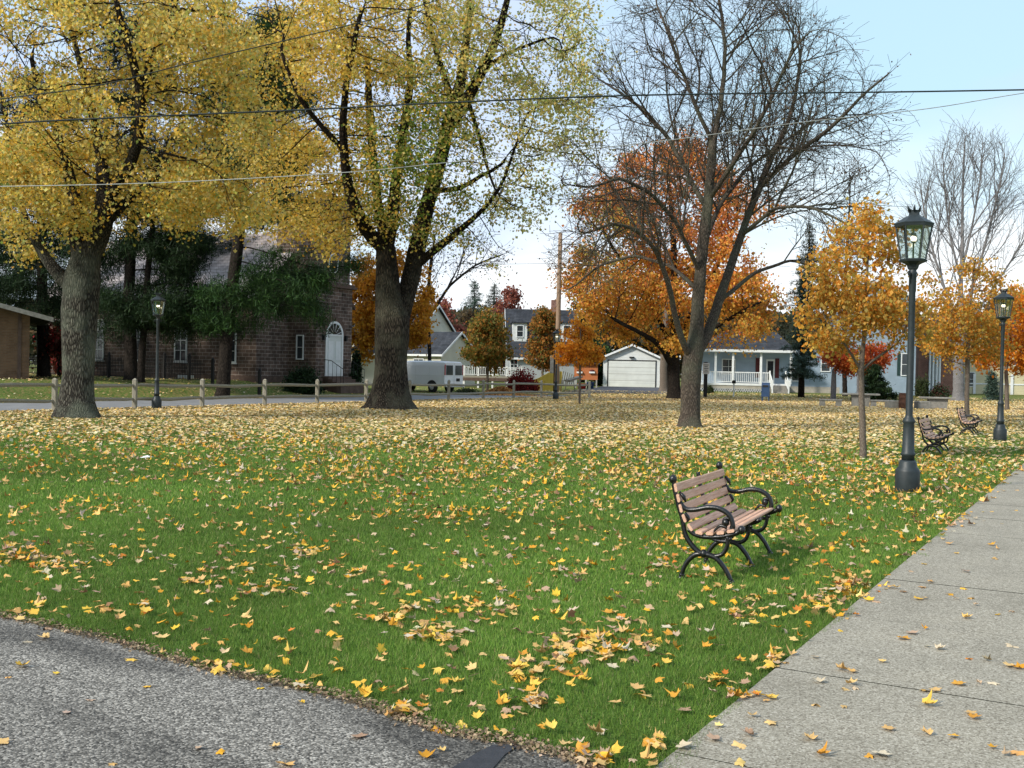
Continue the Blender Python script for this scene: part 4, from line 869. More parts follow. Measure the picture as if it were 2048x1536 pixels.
move_copy(lampA, 'dark lamp post directly in front of the wooden utility pole', ground_at(1112, 61.5), R(0))
# ---- bench
def catmull(P, n=6):
    P = [np.array(p, float) for p in P]; Q = [2*P[0]-P[1]]+P+[2*P[-1]-P[-2]]; out = []
    for i in range(1, len(Q)-2):
        for k in range(n):
            t = k/n; out.append(.5*((2*Q[i])+(-Q[i-1]+Q[i+1])*t+(2*Q[i-1]-5*Q[i]+4*Q[i+1]-Q[i+2])*t*t+(-Q[i-1]+3*Q[i]-3*Q[i+1]+Q[i+2])*t**3))
    out.append(Q[-2]); return out
def spiral(cx, cz, r0, r1, a0, turns, n=18): return [(cx+(r0+(r1-r0)*i/n)*math.cos(a0+turns*2*math.pi*i/n), cz+(r0+(r1-r0)*i/n)*math.sin(a0+turns*2*math.pi*i/n)) for i in range(n+1)]
SLATS = [(-.062, .735, 77), (-.035, .652, 74), (-.010, .570, 72), (.025, .492, 64), (.082, .422, 48), (.168, .385, 8), (.268, .385, -3), (.368, .398, -8), (.462, .418, -12)]
def make_bench(label, loc, rz):
    t = thing('park_bench', label, 'bench', loc, rz, 'wood and iron benches facing the path')
    Lb = 1.62
    def tube2(mb, pts, r, x, n=7, nn=5):
        c = catmull([(p[0], p[1]) for p in pts], nn); rr = r if hasattr(r, '__len__') else [r, r]
        mb.tube([(x, p[0], p[1]) for p in c], [rr[0]+(rr[1]-rr[0])*i/(len(c)-1) for i in range(len(c))], n)
    def frame(x, kind):
        mb = MB()
        # stile behind the back slats, sweeping down to the node
        tube2(mb, [(-.095, .80), (-.085, .73), (-.06, .65), (-.035, .57), (.0, .48), (.03, .36), (.09, .28), (.16, .225), (.21, .215)], (.021, .024), x)
        if kind == 'end': mb.ball((x, -.098, .80), .037, 10, 8, (.8, 1, 1)); mb.ball((x, -.098, .80), .022, 8, 6, (1.7, 1, 1))
        # crest leaf behind the top slats
        if kind == 'end': mb.tube([(x, -.03, .70), (x, .01, .66), (x, .03, .62)], [.012, .02, .006], 6)
        # seat rail under the slats, up to the front knob
        tube2(mb, [(.06, .40), (.12, .365), (.20, .352), (.30, .355), (.40, .37), (.50, .398), (.545, .425)], (.02, .022), x)
        if kind == 'end': mb.ball((x, .555, .43), .036, 10, 8, (.8, 1, 1)); mb.ball((x, .555, .43), .02, 8, 6, (1.7, 1, 1))
        # seat brace: from the node up in a curve to the front rail and a ring
        tube2(mb, [(.21, .215), (.30, .20), (.385, .225), (.425, .29), (.43, .37)], (.017, .021), x)
        tube2(mb, [(.26, .352), (.33, .33), (.42, .33), (.46, .36)], .016, x)
        mb.ball((x, .21, .215), .036, 8, 6)
        fr = mb.build('end_frame' if kind == 'end' else 'middle_frame', M['iron'], t)
        for s, pts in (('leg', [(.215, .215), (.13, .20), (.06, .14), (.02, .07), (.0, .0)]), ('leg', [(.21, .215), (.32, .19), (.40, .12), (.45, .05), (.475, .0)]), ):
            lb = MB(); tube2(lb, pts, (.024, .019), x)
            e = pts[-1]; f = pts[-2]
            lb.tube([(x, e[0]*.5+f[0]*.5, e[1]*.5+f[1]*.5), (x, e[0]*.7+f[0]*.3, e[1]*.7+f[1]*.3)], [.026, .027], 8)
            lb.lathe([(.03, -.012), (.034, .0), (.03, .012), (.022, .02)], 10, x, e[0]); lb.build(s, M['iron'], fr)
        if kind == 'end':
            ab = MB(); tube2(ab, [(-.03, .62), (.03, .565), (.12, .565), (.24, .59), (.35, .585), (.44, .54), (.475, .46), (.455, .41), (.42, .40)], (.02, .024), x, 8)
            tube2(ab, spiral(.415, .475, .055, .02, R(-40), .8, 10), .014, x, nn=2); ab.ball((x, .41, .48), .033, 8, 6)
            tube2(ab, [(.42, .44), (.36, .45), (.32, .42), (.30, .40)], (.016, .008), x); tube2(ab, [(.02, .53), (.06, .49), (.04, .46)], (.018, .01), x)
            ab.build('armrest', M['iron'], fr)
    def slat(mb, i):
        y, z, ang = SLATS[i]; a = R(ang); hw, th = .0345, .013; c, s = math.cos(a), math.sin(a); n_ = []
        # rounded slat section, angle measured from level (seat) to upright (back)
        for u, v in ((-hw, -th*.4), (-hw+.008, -th), (hw-.008, -th), (hw, -th*.4), (hw, th*.4), (hw-.008, th), (-hw+.008, th), (-hw, th*.4)):
            n_.append((y-u*c-v*s*-1 if False else y+(-u*c+v*s), z+(u*s+v*c)))
        mb.extr(n_, 'x', -Lb/2-.012, Lb/2+.012)
    mb = MB()
    for i in range(5): slat(mb, i)
    mb.build('backrest', M['slat'], t)
    mb = MB()
    for i in range(5, 9): slat(mb, i)
    mb.build('seat', M['slat'], t)
    frame(-Lb/2+.02, 'end'); frame(Lb/2-.02, 'end'); frame(0, 'middle')
    return t
# local +y is the sitting direction, towards the path; local x runs along the bench
gA = G(1360, 1157); gB = G(1460, 1167)
benchdir = math.atan2(pe1[1]-pe0[1], pe1[0]-pe0[0])
ax = np.array([math.cos(R(65.5)), math.sin(R(65.5))])
fw = np.array([ax[1], -ax[0]])
bc = np.array([gA[0], gA[1]])+ax*.80
bench = make_bench('nearest wooden slatted bench with curled black iron arms on the grass', (bc[0], bc[1], 0), math.atan2(ax[1], ax[0])+math.pi); bench.scale = (.975, .85, .975)
def bench_at(px, py, label, extra=0):
    gp = G(px, py); c = copy_tree(bench); c['label'] = label; c.location = (gp[0], gp[1], 0); c.rotation_euler = (0, 0, R(65.5)+math.pi+extra); return c
bench_at(1852, 906, 'second bench, half hidden behind the nearest lamp post', R(-3))
bench_at(1924, 869, 'farthest bench, standing between the young golden maple and the second lamp post', R(-3))
# ---- split rail fence
pxs = [-60, 110, 270, 405, 530, 635, 733, 820, 898, 967, 1028, 1083]
def fpos(px):
    r = ray(px, 760); rr = r[0]/r[1]; b = FA[0]-FD[0]/FD[1]*FA[1]; y = -b/(FD[0]/FD[1]-rr); return np.array([rr*y, y])
pp = [fpos(p) for p in pxs]; pp.append(fpos(1083)+np.array([3.0, 1.2])); 
fe = thing('rail_fence', 'weathered grey split rail fence running along the near side of the road', 'fence', (*pp[0], 0))
o0 = pp[0]
for i, p in enumerate(pp):
    q = p-o0; mb = MB(); a = random.uniform(-.03, .03)
    x, y = q; w = .075
    mb.box(x-w, x+w, y-w, y+w, -.05, 1.02, .02); mb.add([(x-w, y-w, 1.02), (x+w, y-w, 1.02), (x+w, y+w, 1.02), (x-w, y+w, 1.02), (x-w*.3, y, 1.075), (x+w*.3, y, 1.075)], [(0, 1, 5, 4), (2, 3, 4, 5), (1, 2, 5), (3, 0, 4)])
    for z in (.38, .86): mb.box(x-w-.004, x-w+.001, y-.03, y+.03, z-.07, z+.07)
    mb.build('post', M['post'], fe)
    if i < len(pp)-1:
        q2 = pp[i+1]-o0; d = (q2-q)/np.linalg.norm(q2-q)
        for z in (.36, .84):
            dz1, dz2 = random.uniform(-.035, .035), random.uniform(-.035, .035); sag = random.uniform(-.04, .02)
            a_ = q-d*.12; b2 = q2+d*.12; mid = (a_+b2)/2; nn = np.array([-d[1], d[0]])*random.uniform(-.03, .03)
            MB().tube([(*a_, z+dz1), (*(a_+d*.5), z+dz1+.01), (*(mid+nn), z+(dz1+dz2)/2+sag), (*(b2-d*.5), z+dz2-.01), (*b2, z+dz2)], [.035, .066, .072, .064, .034], 6, sm=False).build('rail', M['rail'], fe)
# ---- utility pole and wires
up = ground_at(1113, 67); t = thing('utility_pole', 'tall brown wooden utility pole rising beside the lawn corner', 'utility pole', up)
topz = W(1117, 466, 67)[2]-up[2]; mb = MB()
mb.tube([(0, 0, -.1), (.02, 0, 3), (.03, 0, 7), (.05, 0, topz)], [.165, .155, .14, .12], 12); mb.build('pole', M['pole'], t)
MB().tube([(-.17, -.05, .0), (-.16, -.05, 2.9)], .035, 6).build('conduit', M['black'], t)
mb = MB(); mb.box(-.42, -.2, -.18, .02, 1.5, 2.6, .02); mb.build('meter_box', M['concrete'], t)
mb = MB(); mb.tube([(.05, -.13, topz-1.9), (.05, -.26, topz-1.9)], .05, 8); mb.build('insulator', M['black'], t)
def wire(label, pts, r, m):
    P = [W(a, b, d) for a, b, d in pts]; c = catmull(P, 8); o = MB().tube([tuple(p-P[0]) for p in c], r, 6).build('overhead_wire', M[m]); o.location = [float(v) for v in P[0]]
    tag(o, label, 'wire', 'overhead wires')
wire('thick dark cable crossing the whole view almost level in front of the trees', [(-400, 292, 19), (0, 248, 19.5), (600, 220, 20), (900, 205, 20), (1300, 190, 20.2), (1850, 183, 20.8), (2450, 172, 21.5)], .016, 'cable')
wire('thin pale cable crossing below the thick cable and rising to the right', [(-400, 378, 22), (0, 373, 22), (330, 365, 22), (690, 345, 22), (925, 322, 22.5), (1300, 285, 23), (1600, 245, 23.5), (1850, 218, 24), (2048, 186, 24.5), (2450, 125, 25.5)], .0095, 'cable2')
wire('thin dark wire climbing steeply across the golden maple at the top left', [(-400, 245, 16), (0, 198, 16.3), (200, 170, 16.5), (400, 121, 16.8), (700, 50, 17.2), (850, 8, 17.5), (1150, -90, 18)], .0085, 'cable')
a = W(1116, 527, 67); wire('faint wire running left from the utility pole towards the church', [(1116, 527, 67), (960, 528, 67), (820, 522, 66), (700, 514, 64.5), (668, 512, 64)], .012, 'cable')
# ---- mailbox, mail post, sign
b = ground_at(1532, 67); t = thing('collection_box', 'dark blue street mailbox with a rounded top on four legs', 'mailbox', b, R(-18))
w = .30; prof = [(-w, .32), (w, .32), (w, .98)]+[(w*math.cos(a), .98+w*.75*math.sin(a)) for a in np.linspace(.2, math.pi-.2, 9)]+[(-w, .98)]
MB().extr(prof, 'x', -.24, .24).build('body', M['boxblue'], t)
for sx in (-1, 1):
    for sy in (-1, 1): MB().box(sx*.2-.02, sx*.2+.02, sy*.25-.02, sy*.25+.02, 0, .34).build('leg', M['boxblue'], t)
MB().box(-.17, .17, -.33, -.295, .92, 1.04, .006).build('mail_slot', M['black'], t)
MB().box(.243, .246, -.1, .12, .66, .84).build('notice_plate', M['signwhite'], t)
b = ground_at(1468, 76); t = thing('mailbox_post', 'white wooden post carrying a small dark rural mailbox in front of the porch', 'mailbox', b, R(-15))
MB().box(-.05, .05, -.05, .05, 0, 1.0, .01).box(-.04, .04, -.3, .0, .9, .96).build('post', M['white'], t)
MB().extr([(-.13, .97), (.13, .97), (.13, 1.08)]+[(.13*math.cos(a), 1.08+.13*math.sin(a)) for a in np.linspace(.2, math.pi-.2, 7)]+[(-.13, 1.08)], 'y', -.38, .18).build('mailbox_body', M['black'], t)
b = ground_at(1411, 74); t = thing('sign_post', 'dark post with a pale rectangular notice sign beside the bare tree trunk', 'sign', b)
MB().box(-.12, .12, -.1, .1, 0, 2.45, .02).build('post', M['signblack'], t)
sg = MB().box(-.24, .24, -.135, -.105, 1.62, 2.38, .01).build('sign_plate', M['signwhite'], t)
mb = MB()
for k in range(5):
    z = 2.24-k*.12; wv = (.17, .12, .16, .1, .14)[k]; mb.box(-wv, wv, -.139, -.1355, z-.022, z+.022)
mb.build('sign_lettering', M['signblack'], sg)
# ---- stone tables and barrel
def stable(label, px, d, rz, w=1.9, h=.72):
    b = ground_at(px, d); t = thing('stone_table', label, 'table', b, rz, 'concrete picnic tables')
    MB().box(-w/2, w/2, -.42, .42, h-.1, h, .02).build('tabletop', M['concrete'], t)
    MB().extr([(-.45, 0), (.45, 0), (.5, h-.101), (-.5, h-.101)], 'y', -.25, .25).build('pedestal', M['concrete'], t)
stable('concrete table behind the young maple trunk, left one of the two', 1722, 60, R(-12), 2.0, .75)
stable('concrete table right of the rusty barrel', 1876, 58.5, R(-10), 1.75, .66)
def sbench(label, px, d, rz, w):
    b = ground_at(px, d); t = thing('stone_bench', label, 'bench', b, rz, 'low concrete benches beside the tables')
    MB().box(-w/2, w/2, -.2, .2, .33, .42, .015).build('seat', M['concrete'], t)
    for s in (-1, 1): MB().box(s*w*.36-.15, s*w*.36+.15, -.16, .16, 0, .329, .01).build('leg', M['concrete'], t)
sbench('low concrete bench left of the left concrete table', 1662, 59, R(-12), 1.2)
sbench('low concrete bench right of the left concrete table', 1765, 59.5, R(-12), 1.25)
for lab, px, w_ in (('low concrete block on the left side of the rusty barrel', 1789, .8), ('low concrete block on the right side of the rusty barrel', 1846, .7)):
    b = ground_at(px, 57.5); o = MB().box(-w_/2, w_/2, -.3, .3, 0, .44, .03).build('concrete_block', M['concrete']); o.location = [float(v) for v in b]; tag(o, lab, 'block', 'concrete blocks round the barrel')
b = ground_at(1812, 57); t = thing('fire_barrel', 'rusty brown steel barrel between two concrete blocks', 'barrel', b)
MB().lathe([(.33, 0), (.34, .02), (.34, .3), (.352, .32), (.34, .34), (.34, .6), (.352, .62), (.34, .64), (.34, .84), (.352, .86), (.32, .86), (.31, .5)], 20).build('drum', M['rust'], t)
# ---- paper scrap
gp = G(293, 919); o = MB().add([(-.15, -.08, .04), (.12, -.1, .06), (.17, .06, .05), (-.1, .1, .06), (.02, 0, .09)], [(0, 1, 4), (1, 2, 4), (2, 3, 4), (3, 0, 4)]).build('litter', M['paper'], recalc=False)
o.location = [float(v) for v in gp]; o.scale = (.65, .65, .8); tag(o, 'crumpled white paper scrap lying on the lawn at the left', 'paper')
# ================================================================== VAN
def van():
    c = ground_at(889, 72); th = R(-36)
    t = thing('cargo_van', 'plain white cargo van parked with its rear towards the right', 'van', c, th)
    L_, Wd = 5.6, 2.0
    # section (y across, z up); side towards the camera is y=0, rear face x=0, nose towards -x
    def sec(x, top, bot=.42, inset=0):
        y0, y1 = inset, Wd-inset; r = .16
        return [(x, y0+.03, bot), (x, y0, bot+.12), (x, y0, 1.15), (x, y0+.07, top-.32), (x, y0+.12, top-.10), (x, y0+.24, top-.02), (x, Wd/2, top), (x, y1-.24, top-.02), (x, y1-.12, top-.10), (x, y1-.07, top-.32), (x, y1, 1.15), (x, y1, bot+.12), (x, y1-.03, bot)]
    secs = [sec(0, 2.06, .45, .03), sec(-.05, 2.12, .42), sec(-1.5, 2.17), sec(-3.4, 2.15), sec(-4.1, 2.05), sec(-4.55, 1.62), sec(-5.05, 1.22), sec(-5.5, 1.08, .42, .05), sec(-5.6, .95, .45, .12)]
    vs = [p for s in secs for p in s]; k = len(secs[0]); fs = []
    for i in range(len(secs)-1):
        for j in range(k): fs.append((i*k+j, i*k+(j+1) % k, (i+1)*k+(j+1) % k, (i+1)*k+j))
    fs += [tuple(range(k)), tuple(range(len(vs)-1, len(vs)-k-1, -1))]
    body = MB().add(vs, fs, False).build('body', M['vanwhite'], t)
    mb = MB()
    for x in (-1.35, -2.6, -3.75): mb.box(x-.006, x+.006, -.004, .002, .55, 1.75)
    mb.box(-3.8, -.1, -.004, .002, 1.145, 1.155); mb.build('panel_seam', M['greydoor'], body)
    for y0 in (.15, 1.12): MB().box(.0, .012, y0, y0+.72, 1.20, 1.86, .0).build('rear_window', M['darkglass'], t)
    MB().box(.012, .016, .985, 1.015, .5, 2.0).build('door_gap', M['greydoor'], t)
    for y0 in (-.006, Wd-.11): MB().box(-.02, .02, y0, y0+.10, 1.2, 1.9, .008).build('tail_light', M['red'], t)
    MB().box(.0, .02, 1.25, 1.62, .78, .98).build('licence_plate', M['black'], t)
    MB().box(-.05, .14, .05, Wd-.05, .38, .54, .02).build('bumper', M['chrome'], t)
    MB().add([(-4.08, -.003, 1.2), (-4.62, -.003, 1.2), (-4.45, .05, 1.55), (-4.1, .08, 1.78), (-3.5, .08, 1.78), (-3.5, -.003, 1.2)], [(0, 1, 2, 3), (0, 3, 4, 5)]).build('side_window', M['darkglass'], t)
    for x in (-1.1, -4.6): MB().extr([(x+.46*math.cos(a), max(.41, .38+.46*math.sin(a))) for a in np.linspace(0, math.pi, 14)], 'y', -.006, .001).build('wheel_arch', M['black'], body)
    for x in (-1.1, -4.6):
        for y in (.0, Wd-.24):
            w_ = MB(); vs = []; 
            tr = MB().tube([(x, y-.02, .36), (x, y+.02, .36), (x, y+.2, .36), (x, y+.24, .36)], [.33, .36, .36, .33], 24); wh = tr.build('wheel', M['rubber'], t)
            MB().tube([(x, y-.03, .36), (x, y+.0, .36)], [.16, .21], 16).build('rim', M['chrome'], wh)
    MB().tube([(-.25, -.02, 1.0), (-.25, .0, 1.0)], .09, 12)
    return t
van()
# ================================================================== BUILDINGS
class Bld:
    def __init__(s, name, label, px, d, rz, cat='house', yoff=0, base=None, group=None):
        s.o = ground_at(px, d);
        if base is not None: s.o[2] = base
        s.rz = rz; s.t = thing(name, label, cat, s.o, rz, group); s.ex = np.array([math.cos(rz), math.sin(rz), 0]); s.ey = np.array([-math.sin(rz), math.cos(rz), 0])
    def fp(s, px, py, y=0):      # pixel -> local (x, z) on the plane local y
        r = ray(px, py); n = s.ey; t = ((s.o+s.ey*y-CAM)@n)/(r@n); p = CAM+r*t-s.o; return float(p@s.ex), float(p[2])
    def sp(s, px, py, x=0):      # pixel -> local (y, z) on the plane local x
        r = ray(px, py); n = s.ex; t = ((s.o+s.ex*x-CAM)@n)/(r@n); p = CAM+r*t-s.o; return float(p@s.ey), float(p[2])
def win_y(parent, x0, x1, z0, z1, y, nx=2, nz=2, fr=.07, m='white', arch=False, lab=None):
    """window in a wall whose outside is -y"""
    mb = MB(); mb.box(x0-fr, x0, y-.05, y+.02, z0-fr, z1+fr).box(x1, x1+fr, y-.05, y+.02, z0-fr, z1+fr).box(x0, x1, y-.05, y+.02, z1, z1+fr).box(x0-.02, x1+.02, y-.08, y+.021, z0-fr, z0)
    for i in range(1, nx): xx = x0+(x1-x0)*i/nx; mb.box(xx-.018, xx+.018, y-.035, y+.0, z0, z1)
    for i in range(1, nz): zz = z0+(z1-z0)*i/nz; mb.box(x0, x1, y-.038, y+.003, zz-.018, zz+.018)
    f = mb.build('window', M[m], parent); MB().box(x0, x1, y-.012, y+.012, z0, z1).build('pane', M['darkglass'], f); return f
def win_x(parent, y0, y1, z0, z1, x, nx=2, nz=2, fr=.07, m='white'):
    mb = MB(); mb.box(x-.02, x+.05, y0-fr, y0, z0-fr, z1+fr).box(x-.02, x+.05, y1, y1+fr, z0-fr, z1+fr).box(x-.02, x+.05, y0, y1, z1, z1+fr).box(x-.021, x+.08, y0-.02, y1+.02, z0-fr, z0)
    for i in range(1, nx): yy = y0+(y1-y0)*i/nx; mb.box(x, x+.035, yy-.018, yy+.018, z0, z1)
    for i in range(1, nz): zz = z0+(z1-z0)*i/nz; mb.box(x-.003, x+.038, y0, y1, zz-.018, zz+.018)
    f = mb.build('window', M[m], parent); MB().box(x-.012, x+.012, y0, y1, z0, z1).build('pane', M['darkglass'], f); return f
def gable_roof(t, x0, x1, y0, y1, ze, zr, m, ov=.35, th=.14, axis='x', name='roof', trim=None):
    """ridge along axis; solid sloping slabs"""
    if axis == 'x':
        ym = (y0+y1)/2; sl = (zr-ze)/(ym-y0); a = y0-ov; b = y1+ov; za = ze-sl*ov
        poly = [(a, za), (ym, zr), (b, za), (b, za-th), (ym, zr-th), (a, za-th)]; mb = MB()
        mb.extr([poly[0], poly[1], poly[4], poly[5]], 'x', x0-ov, x1+ov); mb.extr([poly[1], poly[2], poly[3], poly[4]], 'x', x0-ov, x1+ov)
    else:
        xm = (x0+x1)/2; sl = (zr-ze)/(xm-x0); a = x0-ov; b = x1+ov; za = ze-sl*ov
        poly = [(a, za), (xm, zr), (b, za), (b, za-th), (xm, zr-th), (a, za-th)]; mb = MB()
        mb.extr([poly[0], poly[1], poly[4], poly[5]], 'y', y0-ov, y1+ov); mb.extr([poly[1], poly[2], poly[3], poly[4]], 'y', y0-ov, y1+ov)
    r = mb.build(name, M[m], t)
    if trim:
        e = .03
        if axis == 'x':
            for xx in (x0-ov-e, x1+ov):
                MB().extr([(a, za+.01), (ym, zr+.01), (b, za+.01), (b, za-th-.06), (ym, zr-th-.06), (a, za-th-.06)], 'x', xx, xx+e).build('trim', M[trim], r)
            MB().box(x0-ov, x1+ov, a-e, a-.002, za-th-.05, za-.01).build('gutter', M[trim], r)
        else:
            for yy in (y0-ov-e, y1+ov):
                MB().extr([(a, za+.01), (xm, zr+.01), (b, za+.01), (b, za-th-.06), (xm, zr-th-.06), (a, za-th-.06)], 'y', yy, yy+e).build('trim', M[trim], r)
        pass
    return r
def gable_walls(t, x0, x1, y0, y1, z0, ze, zr, m, axis='x', drop=.15, name='wall'):
    mb = MB()
    if axis == 'x':
        ym = (y0+y1)/2; mb.extr([(y0, z0), (y1, z0), (y1, ze-.02), (ym, zr-drop), (y0, ze-.02)], 'x', x0, x1)
    else:
        xm = (x0+x1)/2; mb.extr([(x0, z0), (x1, z0), (x1, ze-.02), (xm, zr-drop), (x0, ze-.02)], 'y', y0, y1)
    return mb.build(name, M[m], t)
# ---- church
B = Bld('stone_church', 'brown stone church with a square tower and white arched door behind the pines', 511, 60, R(-28.2), 'church')
t = B.t; D_ = 8.7
gable_walls(t, -18, 0, 0, D_, -.6, 4.9, 9.0, 'stone'); gable_roof(t, -18, 0, 0, D_, 4.9, 9.0, 'slate', .18, .16, trim='trimstone')
MB().box(-18.06, .06, -.06, D_+.06, -.62, .35).build('plinth', M['trimstone'], t)
for cx in (-1.93, -5.7, -9.45, -12.6, -16): 
    x0, x1 = cx-.42, cx+.42; f = win_y(t, x0, x1, 1.15, 3.5, -.02, 2, 4)
    MB().box(x0-.12, x1+.12, -.09, .01, 1.0, 1.078).build('sill', M['white'], f)
MB().box(-13.6, -12.2, -.03, .05, -.1, .25).box(-5.9, -4.6, -.065, .0, -.02, .3).build('basement_window_trim', M['white'], t)
TX = 2.06; TY0, TY1 = 2.7, 6.05
MB().box(-1.2, TX, TY0, TY1, -.6, 5.6).build('tower_wall', M['stone'], t)
MB().box(-1.05, TX-.12, TY0+.12, TY1-.12, 5.86, 10.2).build('upper_tower_wall', M['stone'], t)
MB().box(-1.4, TX+.22, TY0-.2, TY1+.2, 5.6, 5.73).box(-1.3, TX+.12, TY0-.1, TY1+.1, 5.735, 5.86).build('string_course', M['trimstone'], t)
mb = MB()
mb.box(-1.25, TX+.08, TY0-.08, TY1+.08, 10.2, 10.5)
for q in (TY0+.05, TY0+1.0, TY0+1.95, TY1-.55): mb.box(TX-.3, TX+.06, q, q+.5, 10.5, 11.0); mb.box(-1.2, -.85, q, q+.5, 10.5, 11.0)
mb.build('parapet', M['trimstone'], t)
MB().box(-1.3, TX+.1, TY0-.1, TY1+.1, -.62, .3).build('tower_plinth', M['trimstone'], t)
# door on +x face
dy0, dz0 = B.sp(652, 752, TX); dy1, _ = B.sp(681, 752, TX); _, dzt = B.sp(667, 647, TX)
dc = (dy0+dy1)/2; dw = (dy1-dy0)/2; zs = dzt-dw; zb = dz0
arc = [(dc+dw*math.cos(a), zs+dw*math.sin(a)) for a in np.linspace(0, math.pi, 15)]
arcO = [(dc+(dw+.14)*math.cos(a), zs+(dw+.14)*math.sin(a)) for a in np.linspace(0, math.pi, 15)]
arcS = [(dc+(dw+.42)*math.cos(a), zs+(dw+.42)*math.sin(a)) for a in np.linspace(0, math.pi, 15)]
mb = MB()
for i in range(14): mb.extr([arcO[i], arcS[i], arcS[i+1], arcO[i+1]], 'x', TX, TX+.06)
mb.build('door_arch', M['trimstone'], t)
dr = MB().box(TX, TX+.03, dc-dw, dc+dw, zb, zs).build('door', M['greydoor'], t)
mb = MB()
for zz0, zz1 in ((zb+.15, zb+.8), (zb+.95, zs-.35)):
    for s in (0, 1): mb.box(TX+.03, TX+.045, dc-dw+.12+s*dw, dc-.1+s*dw, zz0, zz1)
mb.build('door_panel', M['white'], dr)
mb = MB(); mb.box(TX, TX+.06, dc-dw-.14, dc-dw, zb, zs).box(TX, TX+.06, dc+dw, dc+dw+.14, zb, zs).box(TX, TX+.065, dc-dw, dc+dw, zs-.05, zs+.05)
for i in range(14): mb.extr([arc[i], arcO[i], arcO[i+1], arc[i+1]], 'x', TX, TX+.06)
for a in np.linspace(.3, math.pi-.3, 6): mb.tube([(TX+.04, dc+.2*math.cos(a), zs+.2*math.sin(a)), (TX+.04, dc+dw*.98*math.cos(a), zs+dw*.98*math.sin(a))], .018, 4)
mb.build('door_frame', M['white'], t)
MB().extr([(dc-dw, zs+.05), (dc+dw, zs+.05)]+arc[1:-1], 'x', TX, TX+.02).build('fanlight', M['darkglass'], t)
mb = MB()
for k in range(4): mb.box(TX, TX+.5+.3*(3-k), dc-1.1, dc+1.1, -.6+0 if k == 0 else -.6+k*.001, zb-.02-(3-k)*.15) if zb-.02-k*.15 > -.5 else None
mb.build('steps', M['trimstone'], t)
for s in (-1.0, 1.0):
    mb = MB(); mb.tube([(TX+.1, dc+s, zb+.95), (TX+.6, dc+s, zb+.9), (TX+1.5, dc+s, zb+.4)], .02, 6)
    for q, z in ((.1, .95), (.4, .92), (.7, .84), (1.0, .68), (1.3, .52), (1.5, .4)): mb.tube([(TX+q, dc+s, zb-.5), (TX+q, dc+s, zb+z)], .012, 5)
    mb.build('handrail', M['ironfence'], t)
yy, zz = B.sp(667, 527, TX-.12); mb = MB(); mb.tube([(TX-.13, yy+.42*math.cos(a), zz+.55*math.sin(a)) for a in np.linspace(0, 2*math.pi, 25)], .06, 6); ow = mb.build('round_window', M['white'], t)
mb = MB(); mb.extr([(yy+.40*math.cos(a), zz+.53*math.sin(a)) for a in np.linspace(0, 2*math.pi, 24)[:-1]], 'x', TX-.12, TX-.10).build('pane', M['darkglass'], ow)
xw, zw0 = B.fp(600, 717, TY0); _, zw1 = B.fp(600, 672, TY0); win_y(t, xw-.2, xw+.2, zw0, zw1, TY0-.01, 1, 2)
# lantern brackets on the tower front
for q in (-1.05, 1.05): MB().box(TX+.02, TX+.16, dc+q-.07, dc+q+.07, zs-.3, zs).build('wall_lantern', M['black'], t)
# ---- iron fence before the church
fo = B.o+B.ex*-17.5+B.ey*-4.2; fo[2] = float(H(fo[0], fo[1]))
f = thing('iron_fence', 'black iron picket fence in front of the church wall', 'fence', fo, R(-28.2))
mb = MB(); nP = 150; LF = 17.6
def fz(x): q = fo+B.ex*x; return float(H(q[0], q[1]))-fo[2]
for i in range(nP):
    x = i*LF/nP; z = fz(x); mb.box(x-.011, x+.011, -.011, .011, z+.08, z+1.08); mb.add([(x-.025, 0, z+1.08), (x+.025, 0, z+1.08), (x, 0, z+1.17), (x, .015, z+1.08)], [(0, 1, 2), (0, 2, 3), (1, 3, 2)])
pk = mb.build('pickets', M['ironfence'], f)
mb = MB()
for zz in (.15, .72, .98): mb.tube([(0, 0, fz(0)+zz), (LF/2, 0, fz(LF/2)+zz), (LF, 0, fz(LF)+zz)], .02, 4, sm=False)
mb.build('rail', M['ironfence'], f)
for px in (95, 217, 328, 378, 425, 519):
    r = ray(px, 760); n = B.ey; tt = ((fo-CAM)@n)/(r@n); x = float((CAM+r*tt-fo)@B.ex); z = fz(x); MB().box(x-.07, x+.07, -.07, .07, z, z+1.3, .01).lathe([(.05, z+1.3), (.09, z+1.34), (.05, z+1.4), (.005, z+1.45)], 8, x, 0).build('post', M['ironfence'], f)
# ---- small brick building at the left edge
B2 = Bld('brick_building', 'low tan brick building with a pale sloping eave at the left edge', 58, 50, R(27), 'building')
t = B2.t; gable_walls(t, -11, 0, 0, 9, -.8, 3.1, 4.5, 'brick', 'y', .12); gable_roof(t, -11, 0, 0, 9, 3.1, 4.5, 'shingle', .95, .14, 'y', trim='concrete')
MB().box(-.5, -.35, -.05, -.001, 0, 3.0).build('downpipe', M['trimstone'], t)
